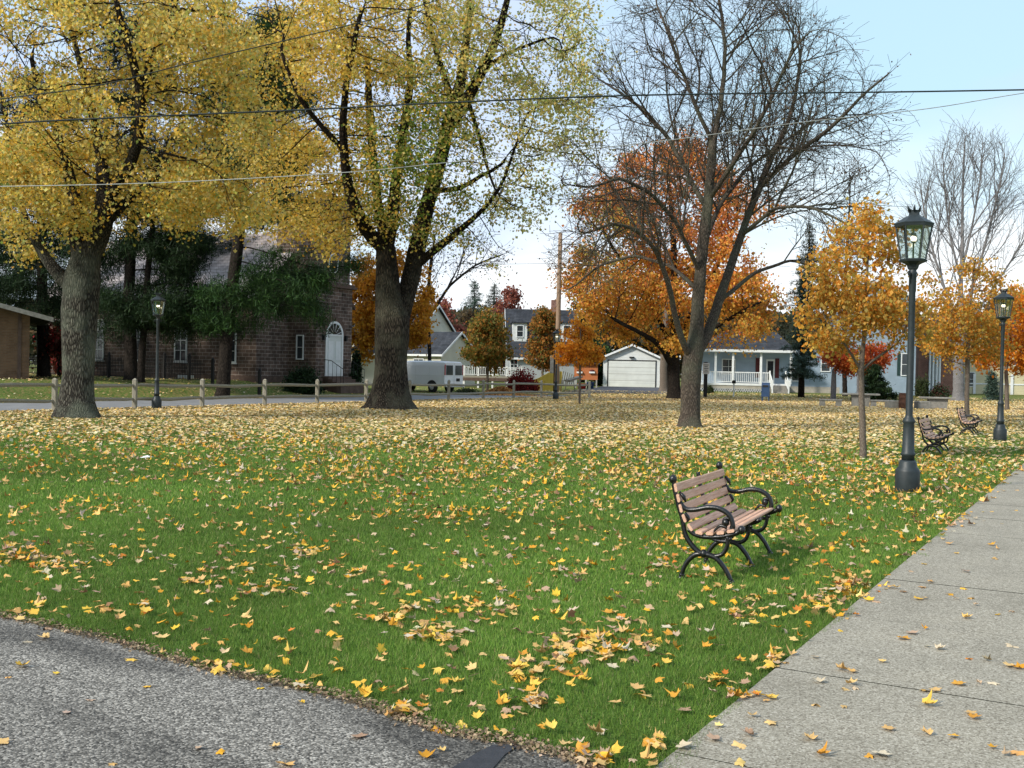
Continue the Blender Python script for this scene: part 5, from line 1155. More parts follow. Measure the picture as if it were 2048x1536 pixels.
# ---- garage
B3 = Bld('garage', 'white one car garage with a wide panelled door and low gable', 1206, 100, R(-8), 'garage')
t = B3.t
xl, ze = B3.fp(1206, 712); xr = B3.fp(1322, 712)[0]; zr = B3.fp(1263, 688)[1]
gable_walls(t, 0, xr, 0, 6.5, -.3, ze, zr, 'whitesiding', 'y'); gable_roof(t, 0, xr, 0, 6.5, ze, zr, 'shingle', .35, .12, 'y', trim='white')
a0, z0 = B3.fp(1216, 775); a1, z1 = B3.fp(1311, 723)
dr = MB().box(a0, a1, -.03, .02, .02, z1).build('garage_door', M['garagedoor'], t)
mb = MB()
for k in range(1, 4): mb.box(a0, a1, -.036, -.029, k*z1/4-.012, k*z1/4+.012)
mb.build('door_groove', M['concrete'], dr)
MB().box(a0-.1, a0, -.05, .03, 0, z1+.1).box(a1, a1+.1, -.05, .03, 0, z1+.1).box(a0, a1, -.05, .03, z1, z1+.1).build('door_frame', M['signblack'], t)
MB().box((a0+a1)/2-.25, (a0+a1)/2+.2, -.2, 0, z1+.3, z1+.4).build('wall_light', M['black'], t)
# ---- pale blue house with porch
B4 = Bld('porch_house', 'pale blue house with a white railed porch and dark hipped porch roof', 1395, 91, R(-6))
t = B4.t; P = lambda px, py, y=0: B4.fp(px, py, y)
zf = P(1460, 766)[1]; xa, ze = P(1388, 697); xb = P(1583, 697)[0]; zrf = P(1530, 661)[1]
MB().box(xa, xb, 0, 2.4, zf-.18, zf).build('porch_floor', M['white'], t)
MB().box(xa, P(1541, 700)[0], .06, .12, zf-.45, zf-.181).build('porch_skirt', M['foundation'], t)
mb = MB(); x = xa
while x < P(1541, 700)[0]-.1:
    for s in (0, 1): mb.tube([(x+.35*s, .05, -.2), (x+.35*(1-s), .05, zf-.45)], .02, 4, sm=False)
    x += .2
mb.build('lattice', M['white'], t)
for px in (1397, 1432, 1467, 1523, 1583):
    x = P(px, 700)[0]; MB().box(x-.09, x+.09, .02, .2, zf, ze-.1, .01).build('porch_column', M['white'], t)
rails = [(1397, 1467), (1467, 1523), (1523, 1541)]
for a, b in rails:
    x0, x1 = P(a, 700)[0]+.09, P(b, 700)[0]-.09; mb = MB(); mb.box(x0, x1, .07, .15, zf+.88, zf+.96).box(x0, x1, .08, .14, zf+.08, zf+.14)
    n_ = int((x1-x0)/.16)
    for i in range(n_): xx = x0+(i+.5)*(x1-x0)/n_; mb.box(xx-.022, xx+.022, .09, .13, zf+.14, zf+.88)
    mb.build('porch_railing', M['white'], t)
x0 = P(1541, 700)[0]; x1 = P(1573, 700)[0]
mb = MB(); ns = 6
for k in range(ns): mb.box(x0, x1, -1.75+k*.3, .0 if k < ns-1 else .0, -.2+k*.001, zf-(ns-1-k)*zf/ns-.12)
mb.build('porch_steps', M['concrete'], t)
mb = MB()
for xx in (x0, x1):
    mb.tube([(xx, .05, zf+.95), (xx, -1.7, .95)], .04, 6, sm=False); mb.tube([(xx, .05, zf+.15), (xx, -1.7, .2)], .03, 6, sm=False); mb.box(xx-.05, xx+.05, -1.75, -1.65, -.1, 1.05)
    mb.box(xx-.06, xx+.06, .03, .13, zf, zf+1.1)
    for k in range(9): y = .0-k*.19; z = zf*(1-(-y)/1.75)+.95*0; mb.box(xx-.02, xx+.02, y-.02, y+.02, z+.2, z+.95)
mb.build('stair_railing', M['white'], t)
MB().box(xa, P(1800, 700)[0], 2.4, 8, -.3, ze+.1).build('wall', M['bluesiding'], t)
# porch hip roof
mb = MB(); o_ = .35; X0, X1 = xa-o_, xb+o_; mb.add([(X0, -o_, ze), (X1, -o_, ze), (X1, 6, ze), (X0, 6, ze), (X0+3.2, 3, zrf), (X1-1.2, 3, zrf)], [(0, 1, 5, 4), (1, 2, 5), (2, 3, 4, 5), (3, 0, 4), (3, 2, 1, 0)]); mb.build('porch_roof', M['shingle'], t)
MB().box(X0+.02, X1-.02, -o_+.02, 2.4, ze-.22, ze-.01).build('porch_beam', M['white'], t)
xd0 = P(1533, 700, 2.4)[0]; xd1 = P(1550, 700, 2.4)[0]
dr = MB().box(xd0, xd1, 2.33, 2.4, zf, zf+2.1).build('door', M['white'], t); MB().box(xd0+.12, xd1-.12, 2.31, 2.33, zf+.3, zf+1.95).build('door_glass', M['darkglass'], dr)
for a, b in ((1512, 1520), (1551, 1559)): MB().box(P(a, 700, 2.4)[0], P(b, 700, 2.4)[0], 2.34, 2.4, zf+.5, zf+2.2).build('shutter', M['redshutter'], t)
x0_, x1_ = P(1446, 700, 2.4)[0], P(1470, 700, 2.4)[0]; win_y(t, x0_, x1_, zf+.8, zf+2.0, 2.39, 2, 2)
x0_, z0_ = P(1643, 742, 2.4); x1_, z1_ = P(1660, 712, 2.4); win_y(t, x0_, x1_, z0_, z1_, 2.39, 1, 2)
x0_, z0_ = P(1584, 761, 2.4); x1_, z1_ = P(1598, 738, 2.4); win_y(t, x0_, x1_, z0_, z1_, 2.39, 1, 1)
MB().box(xa-.02, P(1800, 700)[0]+.02, 2.37, 8.02, -.32, .55).build('foundation', M['foundation'], t)
# two storey wing at the right
xw0, xw1 = P(1770, 700, 1.5)[0], P(1832, 700, 1.5)[0]; zt = P(1800, 600, 1.5)[1]
zpk = zt+1.9
gable_walls(t, xw0-3.5, xw1, 1.5, 8.2, -.31, zt, zpk, 'bluesiding', 'y', .15, 'wing_wall'); gable_roof(t, xw0-3.5, xw1, 1.5, 8.2, zt, zpk, 'shingle', .35, .14, 'y', 'wing_roof', 'white')
for ya, yb in ((750, 708), (667, 640)):
    x0_, z0_ = P(1803, ya, 1.5); x1_, z1_ = P(1815, yb, 1.5); win_y(t, x0_, x1_, z0_, z1_, 1.49, 1, 2)
    for s0, s1 in ((1795, 1801), (1817, 1823)): MB().box(P(s0, 700, 1.5)[0], P(s1, 700, 1.5)[0], 1.44, 1.5, z0_-.05, z1_+.05).build('shutter', M['darkshutter'], t)
# ---- brick house with white columns
B5 = Bld('brick_house', 'red brick house end with a white columned portico behind the young golden maple', 1836, 96, R(-10))
t = B5.t; P5 = lambda px, py, y=0: B5.fp(px, py, y); xr = P5(1860, 700)[0]; zt = P5(1850, 688)[1]
MB().box(0, xr+2.5, 0, 7, -.3, zt).build('wall', M['redbrick'], t)
gable_roof(t, 0, xr+2.5, 0, 7, zt, zt+2.2, 'shingle', .3, .14, 'x')
mb = MB(); z0_ = 0
for px in (1861, 1868, 1875, 1881): x = P5(px, 700, -.6)[0]; MB().lathe([(.12, -.1), (.12, .1), (.09, .15), (.085, zt-.4), (.12, zt-.3)], 10, x, -.5).build('column', M['white'], t)
MB().box(P5(1858, 700, -.6)[0], P5(1884, 700, -.6)[0], -.75, -.001, zt-.3, zt-.02).build('portico_beam', M['white'], t)
MB().box(P5(1862, 700)[0], P5(1880, 700)[0], -.06, 0, 0, zt-.6).build('door', M['greysiding'], t)
# ---- yellow house at the right
B6 = Bld('yellow_house', 'pale yellow sided house at the far right with white trimmed windows', 1884, 102, R(-4))
t = B6.t; P6 = lambda px, py, y=0: B6.fp(px, py, y); zt = P6(1960, 672)[1]
MB().box(0, 14, 0, 8, -.3, zt).build('wall', M['yellowsiding'], t); gable_roof(t, 0, 14, 0, 8, zt, zt+2.4, 'shingle', .4, .14, 'x', trim='white')
for a, b, c, d in ((1905, 1914, 700, 728), (1960, 1970, 700, 728), (1938, 1948, 745, 772), (1990, 2006, 705, 730), (2030, 2042, 705, 730)):
    x0_, z1_ = P6(a, c); x1_, z0_ = P6(b, d); win_y(t, x0_, x1_, z0_, z1_, -.01, 1, 2)
MB().box(-.02, 14.02, -.05, -.001, .9, 1.02).build('trim_band', M['white'], t)
for px in (1925, 1950, 2025): x = P6(px, 700)[0]; MB().box(x-.12, x+.12, -.1, -.051, -.2, 1.9).build('corner_board', M['white'], t)
# ---- cream house behind the van (gable end to the right)
B7 = Bld('cream_house', 'cream gabled house with a dark roof behind the white van', 881, 88, R(-28.2))
t = B7.t; w7 = 5.6; ze = B7.fp(881, 704)[1]; zr = B7.sp(911, 663, 0)[1]
gable_walls(t, -9, 0, 0, w7, -.4, ze, zr, 'creamsiding'); gable_roof(t, -9, 0, 0, w7, ze, zr, 'shingle', .3, .12, trim='white')
gable_walls(t, -15, -5, 3.2, 11, -.4, ze+1.3, zr+2.6, 'creamsiding', name='rear_wing_wall'); gable_roof(t, -15, -5, 3.2, 11, ze+1.3, zr+2.6, 'shingle', .3, .12, name='rear_wing_roof', trim='white')
x0_, z0_ = B7.fp(846, 718); win_y(t, -2.6, -1.7, 1.2, 2.2, -.01)
# ---- grey house with dormer
B8 = Bld('dormer_house', 'pale grey house with dark roof, white dormer and brick chimney', 1012, 98, R(4))
t = B8.t; P8 = lambda px, py, y=0: B8.fp(px, py, y); xr = P8(1155, 700)[0]; ze = P8(1050, 706)[1]; zr = P8(1080, 619, 3.5)[1]
gable_walls(t, .35, xr, 0, 7, -.3, ze, zr, 'greysiding'); gable_roof(t, .35, xr, 0, 7, ze, zr, 'shingle', .35, .14, trim='white')
for a, b, pc in ((1026, 1054, 1), (1118, 1150, 2)):
    x0_, zt_ = P8(a, 646, .9); x1_, zb_ = P8(b, 679, .9); dm = MB().box(x0_, x1_, .9, 3.5, zb_-.2, zt_).build('dormer', M['whitesiding'], t)
    MB().box(x0_-.15, x1_+.15, .7, 3.5, zt_+.003, zt_+.14).build('dormer_roof', M['shingle'], dm); win_y(dm, x0_+(x1_-x0_)*.3, x0_+(x1_-x0_)*.7, zb_+.25, zt_-.25, .89, 1, 2)
x0_, zc = P8(1103, 600, 3.5); MB().box(x0_, x0_+.55, 3.2, 3.8, zr-.6, zc).build('chimney', M['redbrick'], t)
x0_, z1_ = P8(1022, 710); x1_, z0_ = P8(1034, 738); win_y(t, x0_, x1_, z0_, z1_, -.01, 2, 3)
# deck
B9 = Bld('wooden_deck', 'raised deck with a white railing behind the oval orange tree', 925, 86, R(-4), 'deck')
t = B9.t; xr = B9.fp(1045, 750)[0]; zf = B9.fp(980, 752)[1]; zr_ = B9.fp(980, 734)[1]
MB().box(0, xr, 0, 3, zf-.15, zf).build('deck_floor', M['rail'], t); MB().box(0, xr, -.02, .0, zf-.4, zf-.151).build('deck_skirt', M['trimstone'], t)
mb = MB(); mb.box(0, xr, .02, .1, zr_-.06, zr_).box(0, xr, .03, .09, zf+.08, zf+.13); n_ = int(xr/.17)
for i in range(n_): xx = (i+.5)*xr/n_; mb.box(xx-.022, xx+.022, .04, .08, zf+.13, zr_-.06)
mb.build('railing', M['white'], t)
for k in range(5): x = .1+k*(xr-.2)/4; MB().box(x-.07, x+.07, .01, .15, -.3, zr_+.08).build('post', M['white'], t)
# market shed, lattice, tarp, sign
B10 = Bld('market_shed', 'orange boarded shed with two white flower boxes left of the garage', 1148, 93, R(-5), 'shed')
t = B10.t; x1_, z0_ = B10.fp(1195, 760); zt = B10.fp(1170, 728)[1]; MB().box(0, x1_, 0, 2, z0_, zt).build('wall', M['orangeboard'], t); MB().box(-.2, x1_+.2, -.3, 2.1, zt, zt+.1).build('roof', M['shingle'], t)
for px in (1151, 1172, 1193): x = B10.fp(px, 760)[0]; MB().box(x-.06, x+.06, 0, .12, -.3, z0_).build('support_post', M['greytarp'], t)
for px in (1159, 1184): x, z = B10.fp(px, 745); fb = MB().box(x-.25, x+.25, -.2, 0, z-.06, z+.08).build('flower_box', M['white'], t); MB().ball((x, -.1, z+.16), .16, 8, 6, (1.4, .6, .6)).build('flowers', M['redshutter'], fb)
b = ground_at(1165, 90)
for nm, lab, px, m_, sz in (('storage_tub', 'small red tub under the orange shed', 1164, 'red', (.5, .4, .45)), ('storage_tub', 'small blue tub under the orange shed', 1181, 'boxblue', (.4, .4, .6))):
    b = ground_at(px, 90); o = MB().lathe([(sz[0]*.8, 0), (sz[0], sz[2]*.9), (sz[0]*1.06, sz[2]), (sz[0]*.9, sz[2])], 14).build(nm, M[m_]); o.scale = (.8, .6, 1); o.location = [float(v) for v in b]; tag(o, lab, 'tub')
b = ground_at(1090, 82); t = thing('covered_stack', 'stack covered by a sloping yellow tarpaulin right of the red bush', 'covered stack', b)
MB().extr([(-1.2, 0), (1.3, 0), (1.3, 1.5), (.6, 1.55), (-.5, .95), (-1.2, .7)], 'y', 0, 1.2).build('tarpaulin', M['yellowtarp'], t)
MB().extr([(1.0, .0), (1.0, 1.7), (1.1, 1.7), (1.1, 0)], 'y', -.1, 1.3).build('rack_post', M['greytarp'], t)
b = ground_at(1133, 80); t = thing('lounge_chair', 'tilted slatted wooden chair behind the end of the rail fence', 'chair', b, R(20))
mb = MB()
for k in range(6): mb.box(-.5, .5, .02*k, .02*k+.05, .35+.17*k, .35+.17*k+.1) if False else mb.tube([(-.45+.17*k, 0, .45+.02*k), (-.2+.17*k, .1, 1.55-.05*k)], .035, 4, sm=False)
mb.build('backrest', M['rail'], t); MB().extr([(.1, .75), (1.1, 1.1), (1.1, 1.2), (.0, .9)], 'y', -.5, .5).build('seat', M['concrete'], t)
mb = MB()
for xx in (-.3, .9):
    for yy in (-.4, .4): mb.tube([(xx, yy, 0), (xx*.7+.1, yy, .9)], .035, 5)
mb.build('legs', M['rail'], t)
# far tree line that closes the horizon
g = np.random.default_rng(9); n = 60000
a = g.uniform(-.62, .62, n); dd = 150+g.normal(0, 6, n); x = np.tan(a)*dd; hh = 5.5+4.5*vnoise(x*.11+9, x*0+3)+2*vnoise(x*.5, x*0+8)
z = 1+hh*g.random(n)**.7; pos = np.stack([x, dd, z], 1); cn = vnoise(x*.07+30, z*.05)
cl = pal([(.06, .07, .035), (.09, .075, .04), (.14, .09, .04), (.05, .06, .035)], [3, 2, 1, 2], n)*(.7+.6*cn)[:, None]
V, Fc, Cc = scatter(KITE_V, KITE_F, pos, rotmats(g.random(n)*6.28, g.normal(.9, .6, n), g.normal(0, .6, n)), .9*g.uniform(.6, 1.3, n), cl)
o = link('distant_woods', np_mesh('distant_woods', V, Fc, 3, Cc), None, M['leaf']); tag(o, 'low far line of autumn woods behind the houses', 'woods', kind='stuff')
# ================================================================== LAWN, LEAVES
g = np.random.default_rng(77)
def sample_view(n, d0, d1, margin=.06):
    d = np.sqrt(g.uniform(d0*d0, d1*d1, n)); u = g.uniform(-1024/FPX-margin, 1024/FPX+margin, n); return u*d, d
def lawn_mask(x, y):
    uu, vv = path_uv(x, y); onpath = (vv > -.012+.20*vnoise(x*5+3, y*5+9)**3) & (vv < PW) & (uu > -9) & (uu < 61)
    s, d = sd(x, y); road = (d > .7) & (d < 6.4) & (s < 42)
    return ~(onpath | inpoly(x, y, drive_poly) | road)
# grass blades
acc = Acc()
for d0, d1, dens, wv, hv in ((3.9, 7.5, 9500, .0036, .032), (7.5, 12, 4600, .0055, .036), (12, 20, 1700, .010, .042), (20, 32, 420, .02, .052)):
    area = (1024/FPX+.06)*(d1*d1-d0*d0); n = int(dens*area); x, y = sample_view(n, d0, d1)
    k = lawn_mask(x, y)
    # thin, worn turf beside the driveway edge
    x, y = x[k], y[k]; n = len(x)
    dist = np.full(n, 9.)
    for q in drive_edge[::1]: dist = np.minimum(dist, np.hypot(x-q[0], y-q[1]))
    for i in range(len(drive_edge)-1):
        a = np.array(drive_edge[i]); b = np.array(drive_edge[i+1]); ab = b-a; t = np.clip(((x-a[0])*ab[0]+(y-a[1])*ab[1])/(ab@ab), 0, 1); dist = np.minimum(dist, np.hypot(x-a[0]-t*ab[0], y-a[1]-t*ab[1]))
    k = g.random(n) < np.clip((dist-.02)/.14+.35*(vnoise(x*9, y*9)-.3), .08, 1); x, y = x[k], y[k]; n = len(x)
    h = hv*g.uniform(.55, 1.25, n)*(.75+.5*vnoise(x*2.3, y*2.3)); yaw = g.random(n)*6.28; ln = g.normal(0, .35, (n, 2))
    ca, sa = np.cos(yaw)*wv*.5, np.sin(yaw)*wv*.5; z = H(x, y)+.0
    base = np.stack([x, y, z], 1); A = base+np.stack([-ca, -sa, 0*x], 1); Bq = base+np.stack([ca, sa, 0*x], 1); T = base+np.stack([ln[:, 0]*h, ln[:, 1]*h, h], 1)
    V = np.stack([A, Bq, T], 1).reshape(-1, 3); Fc = np.arange(3*n).reshape(-1, 3)
    tone = .65+.7*vnoise(x*.45+7, y*.45+2)*.8+.25*vnoise(x*3, y*3)
    c = pal([(.125, .225, .032), (.16, .265, .042), (.10, .185, .03), (.22, .275, .07), (.38, .33, .15)], [5, 4, 4, 1.6, .6], n, .18)*tone[:, None]
    acc.add(V, Fc, np.repeat(c, 3, 0))
# lawn just outside the frame, on both sides (right of the path and far left)
for sgn in (1, -1):
    n = 150000; d = np.sqrt(g.uniform(1, 16*16, n)); x = sgn*g.uniform(.52, 1.15, n)*d+sgn*.3; y = d; k = lawn_mask(x, y); x, y = x[k], y[k]; n = len(x)
    h = .036*g.uniform(.55, 1.25, n); yaw = g.random(n)*6.28; ca, sa = np.cos(yaw)*.005, np.sin(yaw)*.005; z = H(x, y); ln = g.normal(0, .35, (n, 2)); base = np.stack([x, y, z], 1)
    V = np.stack([base-np.stack([ca, sa, 0*x], 1), base+np.stack([ca, sa, 0*x], 1), base+np.stack([ln[:, 0]*h, ln[:, 1]*h, h], 1)], 1).reshape(-1, 3)
    acc.add(V, np.arange(3*n).reshape(-1, 3), np.repeat(pal([(.11, .215, .03), (.14, .25, .038), (.085, .175, .028)], [5, 4, 4], n, .18)*.95, 3, 0))
o = link('grass', acc.mesh('grass'), None, M['blade']); tag(o, 'short green mown grass of the park lawn', 'grass', kind='stuff')
# maple leaf templates
half = [(0, 1.0), (8, .84), (14, .74), (19, .80), (25, .64), (31, .60), (38, .76), (44, .80), (51, .98), (57, .80), (63, .76), (69, .62), (78, .56), (88, .62), (97, .60), (110, .76), (118, .60), (135, .47), (150, .40), (165, .28), (176, .08)]
def leaf_template(seed, curl, low=False):
    gg = np.random.default_rng(seed); hp = half if not low else [(0, 1.0), (25, .62), (50, .95), (78, .56), (112, .74), (150, .38)]
    ls, rs = gg.uniform(.78, 1.06, 2); L_ = [(a, r*gg.uniform(.88, 1.08)*(1 if a < 12 else ls)) for a, r in hp]; Rr = [(-a, r*gg.uniform(.88, 1.08)*(1 if a < 12 else rs)) for a, r in hp[1:][::-1]]
    ring = L_+Rr; V = [(0, 0, 0)]; ph = gg.uniform(0, 6.28)
    for a, r in ring:
        aa = R(90-a); x, y = r*math.cos(aa)*.5, r*math.sin(aa)*.5; rr = math.hypot(x, y)
        z = curl*(1.6*rr*rr*(1+.6*math.sin(2*aa+ph))+.35*rr*math.sin(3*aa+ph*2)*.6)+.10*abs(x)
        V.append((x, y, z))
    n = len(ring); F_ = [(0, 1+(i+1) % n, 1+i) for i in range(n)]
    if not low:   # petiole
        b = len(V); V += [(-.008, 0, .0), (.008, 0, .0), (.02, -.5, .06)]; F_.append((b, b+1, b+2))
    return np.array(V)-np.array([0, 0, 0]), np.array(F_)
HI = [leaf_template(100+i, c) for i, c in enumerate((.2, .45, .8, -.4, -.7, .3, -1.0, 1.0, .1, -.5))]
LO = [leaf_template(200+i, c, True) for i, c in enumerate((.4, .9, -.8))]
LPAL = [(.66, .42, .15), (.66, .38, .12), (.74, .44, .05), (.66, .32, .025), (.50, .34, .22), (.60, .50, .35), (.52, .18, .03), (.30, .17, .09)]
LW = [5, 4, 3.2, 2.4, 3, 1.2, 1.0, 1.0]
LPF = [(.66, .48, .22), (.70, .52, .27), (.56, .41, .18), (.68, .43, .10), (.68, .58, .37), (.46, .23, .06)]; LWF = [4, 4, 2.5, 2, 3, .7]
def density(x, y):
    d = y; px = 1024+FPX*x/y
    base = np.interp(d, [4, 7, 11, 15, 19, 23, 28, 34, 60, 75, 80], [28, 34, 36, 40, 48, 64, 95, 110, 100, 60, 20])
    # greener at the far left foreground and the near right beyond the bench
    left = np.clip((700-px)/500, 0, 1); base = base*(1-.45*left*((d > 9) & (d < 21)))
    right = np.clip((px-1500)/400, 0, 1); base = base*(1-.45*right*(d > 22)*(d < 45))
    base = base*(1+.6*np.exp(-((px-1150)/260)**2-((d-5.6)/1.3)**2))
    cl = vnoise(x*1.4+3, y*1.4+5); cl2 = vnoise(x*4.5+13, y*4.5+1); near = np.clip((26-d)/12, 0, 1)
    base = base*(1-near+near*(.55+1.9*np.clip(cl-.30, 0, 1)*(.4+1.3*cl2)))
    s, dr = sd(x, y); base = np.where(dr > 7, base*.35*(px > 1150)+base*.06, base)
    return base
def clump(px, py, rx, ry, n):
    n = int(n*1.7); a = g.normal(0, .5, (n, 2)); pts = [G(px+u*rx, py+v*ry)[:2] for u, v in a]; return np.array(pts)
X = []; Y = []
for d0, d1 in ((3.8, 12), (12, 24), (24, 50), (50, 86)):
    area = (1024/FPX+.06)*(d1*d1-d0*d0); mx = 150 if d1 > 13 else 75; n = int(area*mx); x, y = sample_view(n, d0, d1)
    k = (g.random(n)*mx < density(x, y)) & lawn_mask(x, y); X.append(x[k]); Y.append(y[k])
for c in ((1170, 1300, 110, 35, 60), (1070, 1350, 80, 30, 26), (790, 1240, 60, 30, 26), (880, 1280, 90, 30, 26), (1065, 1410, 36, 22, 15), (810, 1428, 46, 14, 12), (90, 1130, 90, 22, 44), (30, 1100, 60, 20, 18), (600, 1110, 30, 10, 12), (530, 1185, 60, 16, 14),
          (1310, 1492, 26, 14, 6), (1215, 1530, 50, 16, 8), (1550, 1330, 26, 26, 10), (1480, 1400, 50, 20, 9), (1700, 1180, 60, 26, 34), (1640, 1215, 60, 20, 18), (1250, 1245, 40, 16, 8), (1130, 1150, 60, 16, 12), (1320, 1130, 40, 16, 8), (400, 1155, 60, 14, 10), (700, 1150, 60, 14, 12), (960, 1215, 60, 10, 10), (1440, 1365, 30, 14, 5), (1900, 1040, 60, 20, 22), (1580, 1060, 60, 14, 16)):
    p = clump(*c); X.append(p[:, 0]); Y.append(p[:, 1])
# on the path: thicker at its edge
n = 2600; uu = g.uniform(-2, 40, n); vv = g.uniform(0, PW, n); k = g.random(n) < (.05+.5*np.exp(-vv/.12)+.05*np.exp(-vv/.6))*np.clip(uu/3+.6, .5, 1); p = pe0[None]+PD[None]*uu[k][:, None]+PN[None]*vv[k][:, None]; X.append(p[:, 0]); Y.append(p[:, 1])
n = 5200; d = np.sqrt(g.uniform(4, 900, n)); xx = np.where(g.random(n) < .5, 1, -1)*g.uniform(.54, 1.1, n)*d; k = lawn_mask(xx, d); X.append(xx[k]); Y.append(d[k])
PX = [(1680, 1268), (1850, 1390), (1868, 1388), (1775, 1468), (1855, 1478), (1905, 1482), (1480, 1500), (1432, 1488), (1440, 1462), (1500, 1480), (1620, 1488), (1640, 1520), (1505, 1440), (1545, 1455), (1630, 1418), (1637, 1372), (1700, 1376), (1710, 1384), (1690, 1386), (1855, 1300), (1850, 1265), (1805, 1284), (1938, 1325), (1975, 1328), (2022, 1340), (2040, 1345), (1960, 1376), (1985, 1374), (1915, 1377), (1852, 1418), (1937, 1435), (1945, 1445), (1738, 1520), (1760, 1518), (1987, 1505), (2010, 1520), (2035, 1515), (1900, 1194), (1942, 1202), (1950, 1216), (1848, 1202), (1848, 1180), (1925, 1182), (1998, 1235), (2025, 1300)]
p = np.array([G(a, b)[:2] for a, b in PX]); X.append(p[:, 0]); Y.append(p[:, 1])
DX = [(45, 1337), (115, 1352), (265, 1324), (298, 1378), (180, 1406), (135, 1432), (395, 1503), (440, 1510), (605, 1412), (10, 1491), (885, 1508), (15, 1360), (92, 1281), (55, 1288), (548, 1500), (225, 1534), (520, 1382), (850, 1520), (100, 1262), (325, 1318), (555, 1355), (470, 1340), (418, 1336), (570, 1536), (720, 1480)]
p = np.array([G(a, b)[:2] for a, b in DX]); X.append(p[:, 0]); Y.append(p[:, 1]); nspec = len(PX)+len(DX)
X = np.concatenate(X); Y = np.concatenate(Y); n = len(X); print('leaves', n)
size = g.uniform(.05, .112, n); size[Y > 14] = g.uniform(.07, .13, (Y > 14).sum())
hard = ~lawn_mask(X, Y)
tilt = np.where(hard, .08, .2); rot = rotmats(g.random(n)*6.28, g.normal(0, 1, n)*tilt, g.normal(0, 1, n)*tilt)
stand = (~hard) & (g.random(n) < .07); k = stand.nonzero()[0]; rot[k] = rotmats(g.random(len(k))*6.28, g.normal(0, .8, len(k)), g.normal(0, .8, len(k)))
Z = H(X, Y)+np.where(hard, .026, g.uniform(.018, .045, n)); Z = np.where(hard & (Y < 40) & inpoly(X, Y, drive_poly), .016, Z)
pos = np.stack([X, Y, Z], 1)
fx = 1024+FPX*X/Y; inview = (fx > 5) & (fx < 2043) & (Y > 4.45)
key = np.where(inview, size/Y, 0); order = np.argsort(-key); ind = order[:300]; rest = np.ones(n, bool); rest[ind] = False
LM = []
for nm, a, b in (('tan', (.58, .33, .11), (.72, .48, .19)), ('yellow', (.70, .40, .035), (.74, .50, .10)), ('orange', (.50, .20, .02), (.66, .34, .04)), ('brown', (.34, .20, .12), (.52, .34, .22)), ('pale', (.52, .40, .25), (.64, .54, .38))):
    LM.append((nm, plain_leaf(nm+'_fallen_leaf', a, b)))
lm_w = np.array([5, 4, 2.4, 2, 1.3]); meshes = {}
for i in ind:
    ci = int(g.choice(5, p=lm_w/lm_w.sum())); ti = int(g.integers(0, len(HI)))
    if (ci, ti) not in meshes:
        tv, tf = HI[ti]; meshes[(ci, ti)] = np_mesh('fallen_leaf', tv, tf, 3); meshes[(ci, ti)].materials.append(LM[ci][1])
    o = bpy.data.objects.new('fallen_leaf', meshes[(ci, ti)]); C.objects.link(o)
    from mathutils import Matrix
    o.matrix_world = Matrix.Translation([float(v) for v in pos[i]]) @ Matrix(rot[i].tolist()).to_4x4() @ Matrix.Scale(float(size[i]), 4)
    uu_, vv_ = path_uv(X[i], Y[i]); surf = 'the pale concrete path' if (0 < vv_ < PW) else ('the grey gravelly driveway' if inpoly(np.array([X[i]]), np.array([Y[i]]), drive_poly)[0] else 'the green lawn in the foreground')
    nm = LM[ci][0]; tag(o, nm+' fallen maple leaf lying on '+surf, 'leaf', nm+' maple leaves fallen on '+surf)
acc = Acc(); accL = Acc(); accF = Acc()
def put(ac, idx, tpl, P_, W_):
    if len(idx) == 0: return
    tv, tf = tpl; V, Fc, Cc = scatter(tv, tf, pos[idx], rot[idx], size[idx], pal(P_, W_, len(idx))); ac.add(V, Fc, Cc)
r = rest.nonzero()[0]; d_ = Y[r]*(1+g.normal(0, .13, len(r))*(Y[r] > 12)); ti = g.integers(0, 60, len(r))
for k_ in range(len(HI)): put(acc, r[(d_ < 10) & (ti % len(HI) == k_)], HI[k_], LPAL, LW)
for k_ in range(len(LO)): put(acc, r[(d_ >= 10) & (d_ < 22) & (ti % len(LO) == k_)], LO[k_], LPAL, LW)
put(acc, r[d_ >= 22], (np.array(KITE_V)*np.array([1.25, 1, 1.4]), np.array(KITE_F)), LPF, LWF)
o = link('leaf_litter', acc.mesh('leaf_litter'), None, M['ground_leaf']); tag(o, 'carpet of small pale yellow leaves spread over the lawn', 'fallen leaves', kind='stuff')
# crumbs of leaf and twig along the driveway edge
n = 4500; sg = g.integers(0, len(drive_edge)-1, n); t = g.random(n); de = np.array(drive_edge); p = de[sg]*(1-t)[:, None]+de[sg+1]*t[:, None]; p[:, 1] += g.normal(.05, .05, n)
p = p[(p[:, 1] > 2)]; n = len(p); z = np.full(n, .018); V, Fc, Cc = scatter(KITE_V, KITE_F, np.column_stack([p, z]), rotmats(g.random(n)*6.28, g.normal(0, .5, n), g.normal(0, .5, n)), .014*g.uniform(.4, 1.8, n), pal([(.18, .13, .08), (.28, .20, .12), (.42, .31, .19), (.10, .07, .045)], [2, 2, 1.5, 1], n))
o = link('leaf_crumbs', np_mesh('leaf_crumbs', V, Fc, 3, Cc), None, M['ground_leaf']); tag(o, 'brown crumbs of broken leaf and twig along the driveway edge', 'leaf litter', kind='stuff')
